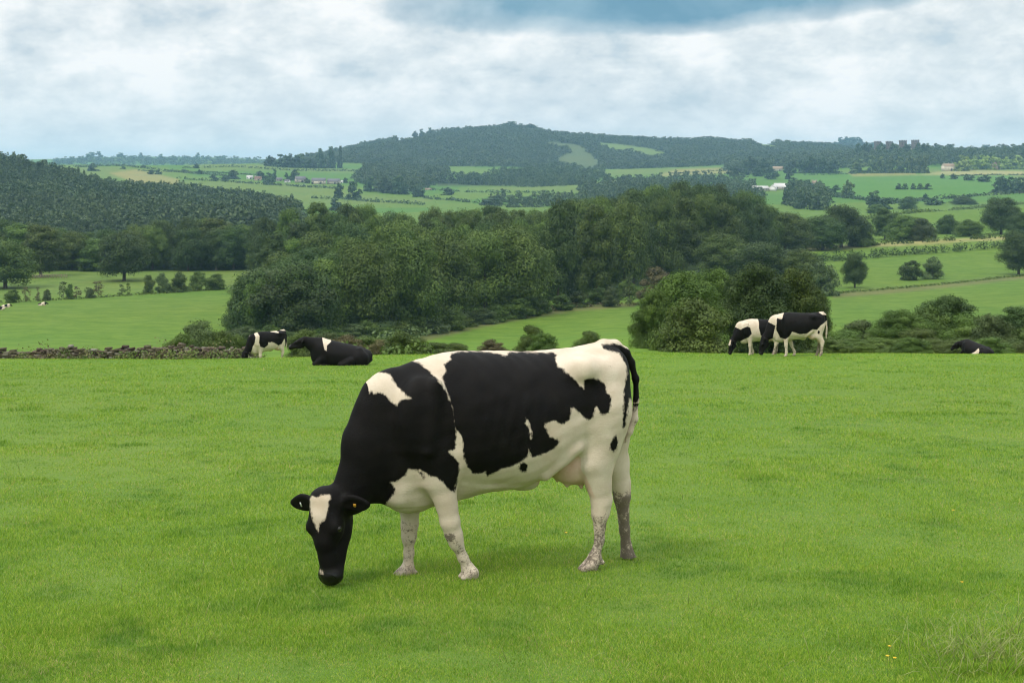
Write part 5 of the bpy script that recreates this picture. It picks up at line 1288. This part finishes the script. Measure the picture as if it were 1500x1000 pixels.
def towers():
    Y = 2790; x, y, z = at(1312, Y); u = Y/F
    root = empty('towered_house', (x, y, z)); tag(root, 'old stone house with four square towers above the ridge trees', 'building')
    zt = lambda row: (HZ-row)*u-z
    mb = MB(); mb.box((-34*u, -10, -1), (34*u, 12, zt(217))); link('wall', mb.mesh('wall'), STONE, root)
    tm = plain_mat('tower_stone', (.11, .092, .085), (.085, .072, .068), .3, .9)
    for p, t_, w in ((1283, 207.5, 8), (1300, 207.5, 8), (1320, 206, 9), (1338, 205.5, 9)):
        cx = (p-1312)*u; hw = w*u/2; mb = MB(); h = zt(t_); mb.box((cx-hw, -hw-12, -1), (cx+hw, hw-12, h-1.5)); mb.box((cx-hw*1.08, -hw*1.08-12, h-1.497), (cx+hw*1.08, hw*1.08-12, h-.5))
        for i in (-1, -.35, .35, 1):
            for j in (-1, 1): mb.box((cx+i*hw*.86-.9, -12+j*hw*.95-.6, h-.497), (cx+i*hw*.86+.9, -12+j*hw*.95+.6, h+1.0))
        tw = link('tower', mb.mesh('tower'), tm, root)
        for q in (-.4, .4):
            m2 = MB(); m2.box((cx+q*hw-.9, -hw-12.1, h-8), (cx+q*hw+.9, -hw-11.9, h-4.5)); link('window', m2.mesh('window'), DARK, tw)
towers()
# ------------------------------------------------------------------ wooden fences on the left
WOOD = plain_mat('fence_wood', (.30, .24, .16), (.21, .165, .11), 5, .9)
def post_fence(pts, n, h, label, rails=2, y0=150):
    root = None; P = []
    for p, q in pts:
        Y = hit(p, q, y0) or 470; P.append(((p-750)/F*Y, Y))
    P = np.array(P); t = np.linspace(0, len(P)-1, n); xs = np.interp(t, range(len(P)), P[:, 0]); ys = np.interp(t, range(len(P)), P[:, 1]); zs = ground(xs, ys)
    root = empty('post_fence', (xs[0], ys[0], zs[0])); tag(root, label, 'fence')
    o0 = np.array((xs[0], ys[0], zs[0])); mb = MB()
    for x, y, z in zip(xs, ys, zs):
        m = MB(); c = np.array((x, y, z))-o0; m.box(c-(.07, .07, .3), c+(.07, .07, h)); link('post', m.mesh('post'), WOOD, root)
    for r in range(rails):
        for i in range(n-1):
            a = np.array((xs[i], ys[i]-.09, zs[i]+h*(.45+.4*r)))-o0; b = np.array((xs[i+1], ys[i+1]-.09, zs[i+1]+h*(.45+.4*r)))-o0; mb.tube([a, b], [.05, .05], 4)
    link('rail', mb.mesh('rail'), WOOD, root)
post_fence([(48, 408), (98, 407)], 14, 1.3, 'pale wooden rail fence under the trees at the far left')
post_fence([(378, 392), (400, 391)], 7, 1.4, 'short wooden rail fence at the right end of the left tree line')
post_fence([(735, 466), (790, 457), (850, 449)], 24, 1.2, 'post and wire fence along the near edge of the middle wood')

# ------------------------------------------------------------------ the other cows
def g_head(poll, muzzle, n): return Head(poll, muzzle, n)
def L3(p): return [np.array(q, float) for q in p]
def simple_legs(fa, fb, ha, hb):
    """front pair shifts fa, fb and hind pair shifts ha, hb (metres forward at the hoof)"""
    out = []
    for (w, d) in ((1, ha), (-1, hb)):
        out.append(dict(p=L3([(-.60, .14*w, 1.02), (-.56+d*.3, .16*w, .70), (-.66+d*.7, .165*w, .50), (-.66+d*.75, .165*w, .44), (-.635+d*.9, .165*w, .26), (-.61+d, .165*w, .13), (-.58+d, .165*w, .06)]), r=[.185, .12, .068, .060, .040, .048, .045], hoof=np.array((-.56+d, .165*w, .0))))
    for (w, d) in ((1, fa), (-1, fb)):
        out.append(dict(p=L3([(.50, .17*w, .80), (.48+d*.3, .17*w, .64), (.47+d*.6, .165*w, .42), (.47+d*.65, .165*w, .36), (.465+d*.7, .165*w, .30), (.46+d*.95, .165*w, .13), (.47+d, .165*w, .06)]), r=[.13, .095, .064, .056, .046, .046, .042], hoof=np.array((.49+d, .165*w, .0))))
    return out
def side_coat(V, blacks, whites, base_black=False):
    """patches drawn on the side view (forward, height), each for the near, far or both flanks"""
    d = np.full(len(V), -.2 if base_black else .2)
    for fl, p in blacks:
        q = poly_sdf(V[:, 0], V[:, 2], p); q = np.where(fl*V[:, 1] >= 0, q, .2) if fl else q; d = np.minimum(d, q)
    for fl, p in whites:
        q = poly_sdf(V[:, 0], V[:, 2], p); q = np.where(fl*V[:, 1] >= 0, q, .2) if fl else q; d = np.maximum(d, -q)
    return np.clip(d, -.2, .2)
def graze_cow(px, Y, rz, blacks, whites, label, sc=1.0, legs=(.1, -.12, .02, -.16), sink=0.0, head_y=0.0, seed=0):
    n_ = NECK; H = Head((1.21, .0+head_y*.6, .60), (1.31, head_y, .05), (.94, .25*np.sign(head_y+.001), .20))
    lg = simple_legs(*legs)
    f = standing_cow(.021, H, dict(a=n_['a'], b=np.array((.95, head_y*.3, .78)), c=np.array((1.14, head_y*.55, .61))), lg, (L3([(-.66, 0, 1.44), (-.74, 0, 1.45), (-.82, 0, 1.38), (-.85, .02, 1.2), (-.86, .03, .95), (-.85, .03, .75), (-.84, .03, .6)]), [.04, .038, .034, .028, .026, .034, .022]), (-1.05, -.46, -.06), (1.62, .52, 1.62))
    V, Q = f.mesh()
    coat = side_coat(V, blacks, whites); x, y, z = at(px, Y)
    u = np.array((-.37, 0, .76)); skin = (np.abs(V[:, 1]) < .185)*np.clip(1.25-np.sqrt(((V[:, 0]-u[0])/.21)**2+((V[:, 2]-u[2]+.03)/.20)**2), 0, .35)/.35
    root, b = cow_object('cow', (x, y, z-sink), rz, V, Q, coat, legs_dirt(V, 1.0), skin, np.clip((.05-V[:, 2])/.02, 0, 1)*.35*(V[:, 0] < 1), H, sc)
    return tag(root, label, 'cow', 'cows on the pasture')
HEADB = (0, [(.82, 1.02), (.95, .35), (1.0, -.2), (1.7, -.2), (1.7, 1.2), (1.2, 1.2)])
def lying_cow(px, Y, rz, blacks, whites, base_black, label, sc=1.0, head='up', sink=0.0, fwd=(0.95, .25, .1)):
    f = Field((-1.15, -.62, -.05), (1.62, .62, 1.30), .021)
    f.sweep([(-.98, .40, .30, .04), (-.95, .47, .16, .20), (-.84, .54, .05, .33), (-.62, .62, .0, .42), (-.3, .70, .0, .45), (0, .77, .0, .45), (.3, .84, .02, .42), (.52, .90, .06, .33), (.70, .88, .14, .23), (.80, .80, .26, .14), (.86, .70, .40, .05)], pu=1.8, pl=2.6)
    for w in (1, -1):
        f.ell((-.62, .24*w, .54), (.09, .07, .07), .08); f.ell((-.62, .30*w, .26), (.26, .16, .26), .08); f.ell((.45, .24*w, .50), (.16, .10, .26), .08)
        f.chain(L3([(-.35, .45*w, .22), (-.05, .50*w, .12), (-.38, .52*w, .07), (-.62, .48*w, .06)]), [.13, .085, .055, .05], .05)
        f.chain(L3([(.48, .26*w, .30), (.72, .28*w, .13), (.45, .33*w, .07), (.30, .32*w, .06)]), [.12, .08, .055, .05], .05)
    f.ell((.66, 0, .32), (.18, .16, .24), .08)
    if head == 'up':
        H = Head((1.06, .0, .87), (1.06+.48*fwd[0], .48*fwd[1], .87-.27), (.50, fwd[1]*.5, .95)); nk = [(.60, 0, .62), (.84, 0, .72), (.99, 0, .81)]
    else:
        H = Head((1.04, .14, .66), (1.36, .28, .30), (.75, .3, .6)); nk = [(.60, 0, .56), (.82, .06, .60), (.98, .12, .62)]
    f.cone(nk[0], nk[1], .26, .185, .1, .62); f.cone(nk[1], nk[2], .185, .135, .06, .68)
    add_head(f, H, head_ears(H)); f.chain(L3([(-.90, 0, .46), (-.97, .05, .38), (-.98, .15, .22), (-.80, .35, .08), (-.6, .5, .05)]), [.04, .032, .026, .026, .03], .025)
    V, Q = f.mesh(); V[:, 2] = np.maximum(V[:, 2], -.03)
    coat = side_coat(V, blacks, whites, base_black); x, y, z = at(px, Y); zz = np.zeros(len(V))
    root, b = cow_object('cow', (x, y, z-sink), rz, V, Q, coat, zz, zz, zz, H, sc)
    return tag(root, label, 'cow', 'cows on the pasture')
PI = math.pi
# the standing cow of the right hand pair, seen from its left side, rump to the right
graze_cow(1172, 47.2, PI-.12, [(0, [(-.52, 1.52), (.40, 1.6), (.72, 1.45), (.78, 1.2), (.8, .9), (.66, .62), (.50, .58), (.38, .66), (.28, .84), (.05, .76), (-.2, .78), (-.38, .92), (-.52, .90), (-.64, 1.05), (-.88, 1.2), (-.9, 1.36), (-.70, 1.40)]), HEADB, (0, [(-.62, .86), (-.56, .9), (-.54, .78), (-.60, .76)])],
          [(0, [(.46, 1.6), (.62, 1.24), (.72, 1.26), (.85, 1.3), (.8, 1.6)])], 'tall mostly black cow on the right with white belly and white legs, head down', 1.0, (.0, -.30, -.06, .02), head_y=.12)
# its neighbour, mostly behind that head
graze_cow(1114, 49.5, PI+.10, [(0, [(-.35, 1.55), (.12, 1.55), (.16, 1.1), (.08, .80), (-.2, .78), (-.45, .95), (-.55, 1.2)]), (0, [(.50, 1.12), (.62, 1.18), (.80, 1.10), (.98, .9), (1.05, .4), (.80, .60), (.56, .74), (.44, .88)]), HEADB],
          [(0, [(1.24, .62), (1.40, .62), (1.40, .40), (1.30, .40)])], 'smaller cow with a white shoulder grazing with its rump behind its neighbour', .86, (.02, -.2, .1, -.1), head_y=.1)
# the cow in front of the wood tip on the left, feet below the crest
graze_cow(394, 59.0, PI+.62, [(0, [(-.75, 1.42), (.30, 1.6), (.58, 1.42), (.62, 1.0), (.55, .80), (.35, .74), (.20, .88), (.05, 1.0), (-.1, .95), (-.35, .80), (-.50, .86), (-.62, 1.1), (-.78, .62), (-.9, 1.0), (-.88, 1.4)]), HEADB, (0, [(.72, 1.5), (.82, .9), (1.1, .5), (1.3, 1.0)])],
          [(0, [(-.40, 1.60), (-.02, 1.6), (-.05, 1.42), (-.36, 1.36)]), (0, [(.10, .98), (.20, .98), (.20, .90), (.10, .90)])], 'standing cow grazing at the end of the stone wall, white stripe behind its neck', .92, (.05, -.2, .08, -.12), head_y=.05)
# the black cow lying in front of the wood
lying_cow(497, 41.8, PI+.10, [], [(0, [(.36, 1.2), (.56, 1.2), (.50, .85), (.43, .58), (.37, .54), (.36, .70), (.24, .80)]), (0, [(-.55, .74), (-.42, .80), (-.43, .74), (-.54, .68)])], True, 'black cow with one white shoulder band lying before the wood', .97, 'up', sink=.07, fwd=(.93, -.25, 0))
# half hidden on the right
lying_cow(1428, 55.5, .35, [(0, [(-.6, 1), (-.52, .35), (-.2, .22), (.2, .1), (.7, .3), (1.7, .2), (1.7, 1.4), (-.6, 1.2)])], [(0, [(-.75, .9), (-.64, .9), (-.64, .55), (-.72, .5)]), (0, [(.62, 1.0), (.70, 1.0), (.70, .84), (.62, .84)])], False, 'mostly black cow lying half hidden behind the crest before the right hedge', .86, 'low', sink=.05) if False else None
lying_cow(1429, 57.0, PI-1.05, [], [(0, [(-.55, .95), (-.40, .95), (-.42, .72), (-.54, .70)]), (0, [(-.62, .45), (-.48, .55), (-.36, .36), (-.20, .25), (-.25, .0), (-.62, .0)]), (0, [(.66, 1.1), (.74, 1.1), (.74, .90), (.66, .86)])], True, 'mostly black cow lying half hidden behind the crest before the right hedge', .80, 'low', sink=.1)
# three tiny ones across the left field
lying_cow(62, hit(62, 447, 150), .2, [(0, [(-1, 1), (-.1, 1), (-.2, .4), (-1, .3)]), (0, [(.5, 1.2), (1.7, 1.4), (1.7, .2), (.6, .2)])], [], False, 'tiny black and white cow lying alone out in the left field', 1.0, 'low')
lying_cow(9, hit(9, 450, 150), .3, [(0, [(-.4, 1), (.3, 1), (.3, .3), (-.3, .2)]), HEADB], [], False, 'right one of two tiny cows lying at the left edge of the picture', 1.0, 'low')
lying_cow(1, hit(1, 453, 150), PI-.2, [(0, [(-.9, 1), (.9, 1.3), (1.6, 1.2), (1.6, .2), (-.5, .1)])], [], False, 'left one of two tiny cows lying at the left edge of the picture', 1.0, 'low')

# ------------------------------------------------------------------ small yellow flowers in the turf
def flowers():
    my = plain_mat('yellow_petal', (.70, .46, .03), (.60, .36, .02), 30, .5); mg = plain_mat('flower_stem', (.08, .17, .03), None, 5, .6)
    head = MB()
    for i in range(6):
        a = i*math.pi/3; c, s = math.cos(a), math.sin(a); R_ = np.array([[c, -s, 0], [s, c, 0], [0, 0, 1]])
        head.add((np.array([(.002, 0, 0), (.008, .006, .003), (.015, .003, .006), (.015, -.003, .006), (.008, -.006, .003)]))@R_.T, [(0, 1, 4, 4)][:0], [(0, 1, 4), (1, 2, 3), (1, 3, 4)])
    head.add([(0, 0, .004)]+[(.005*math.cos(i*1.047), .005*math.sin(i*1.047), .002) for i in range(6)], None, [(0, 1+i, 1+(i+1) % 6) for i in range(6)])
    hm = head.mesh('petals'); hm.materials.append(my)
    st = MB(); st.tube([(0, 0, -.02), (.002, 0, .04), (0, .002, .078)], [.0014, .0012, .001], 5); sm = st.mesh('stem'); sm.materials.append(mg)
    for i, (p, q) in enumerate(((1300, 984), (1311, 987), (1303, 969), (1409, 872), (829, 792), (1396, 754))):
        Y = EYE*F/(q+8-445); x, y, z = at(p, Y); o = empty('buttercup', (x, y, z), i*1.1); k = .62+.035*max(Y-7, 0); o.scale = (k, k, 1.15)
        lab = 'yellow buttercup of the three in the near right corner' if i < 3 else ['yellow buttercup just above the three in the near right corner', 'lone yellow buttercup between the forelegs and hind legs of the big cow', 'yellow buttercup out in the turf at the right', 'farthest yellow buttercup at the right', 'yellow buttercup in the turf right of centre'][i-3]
        tag(o, lab, 'flower', 'yellow buttercups in the near right corner' if i < 3 else 'scattered yellow buttercups')
        c = link('petals', hm, None, o); c.location = (0, .002, .078); link('stem', sm, None, o)
flowers()

# ------------------------------------------------------------------ air
def haze():
    me = bpy.data.meshes.new('haze'); mb = MB(); mb.box((-13000, -700, -420), (13000, 12500, 260))
    m = bpy.data.materials.new('haze'); m.use_nodes = True; nt = m.node_tree; nt.nodes.clear()
    o = nt.nodes.new('ShaderNodeOutputMaterial'); v = nt.nodes.new('ShaderNodeVolumePrincipled')
    v.inputs['Color'].default_value = (.42, .71, 1.0, 1); v.inputs['Density'].default_value = 8.5e-5; v.inputs['Anisotropy'].default_value = 0.1
    nt.links.new(v.outputs[0], o.inputs['Volume'])
    ob = link('haze', mb.mesh('haze'), m); tag(ob, 'thin bluish air over the whole valley', 'haze', kind='stuff')
haze()
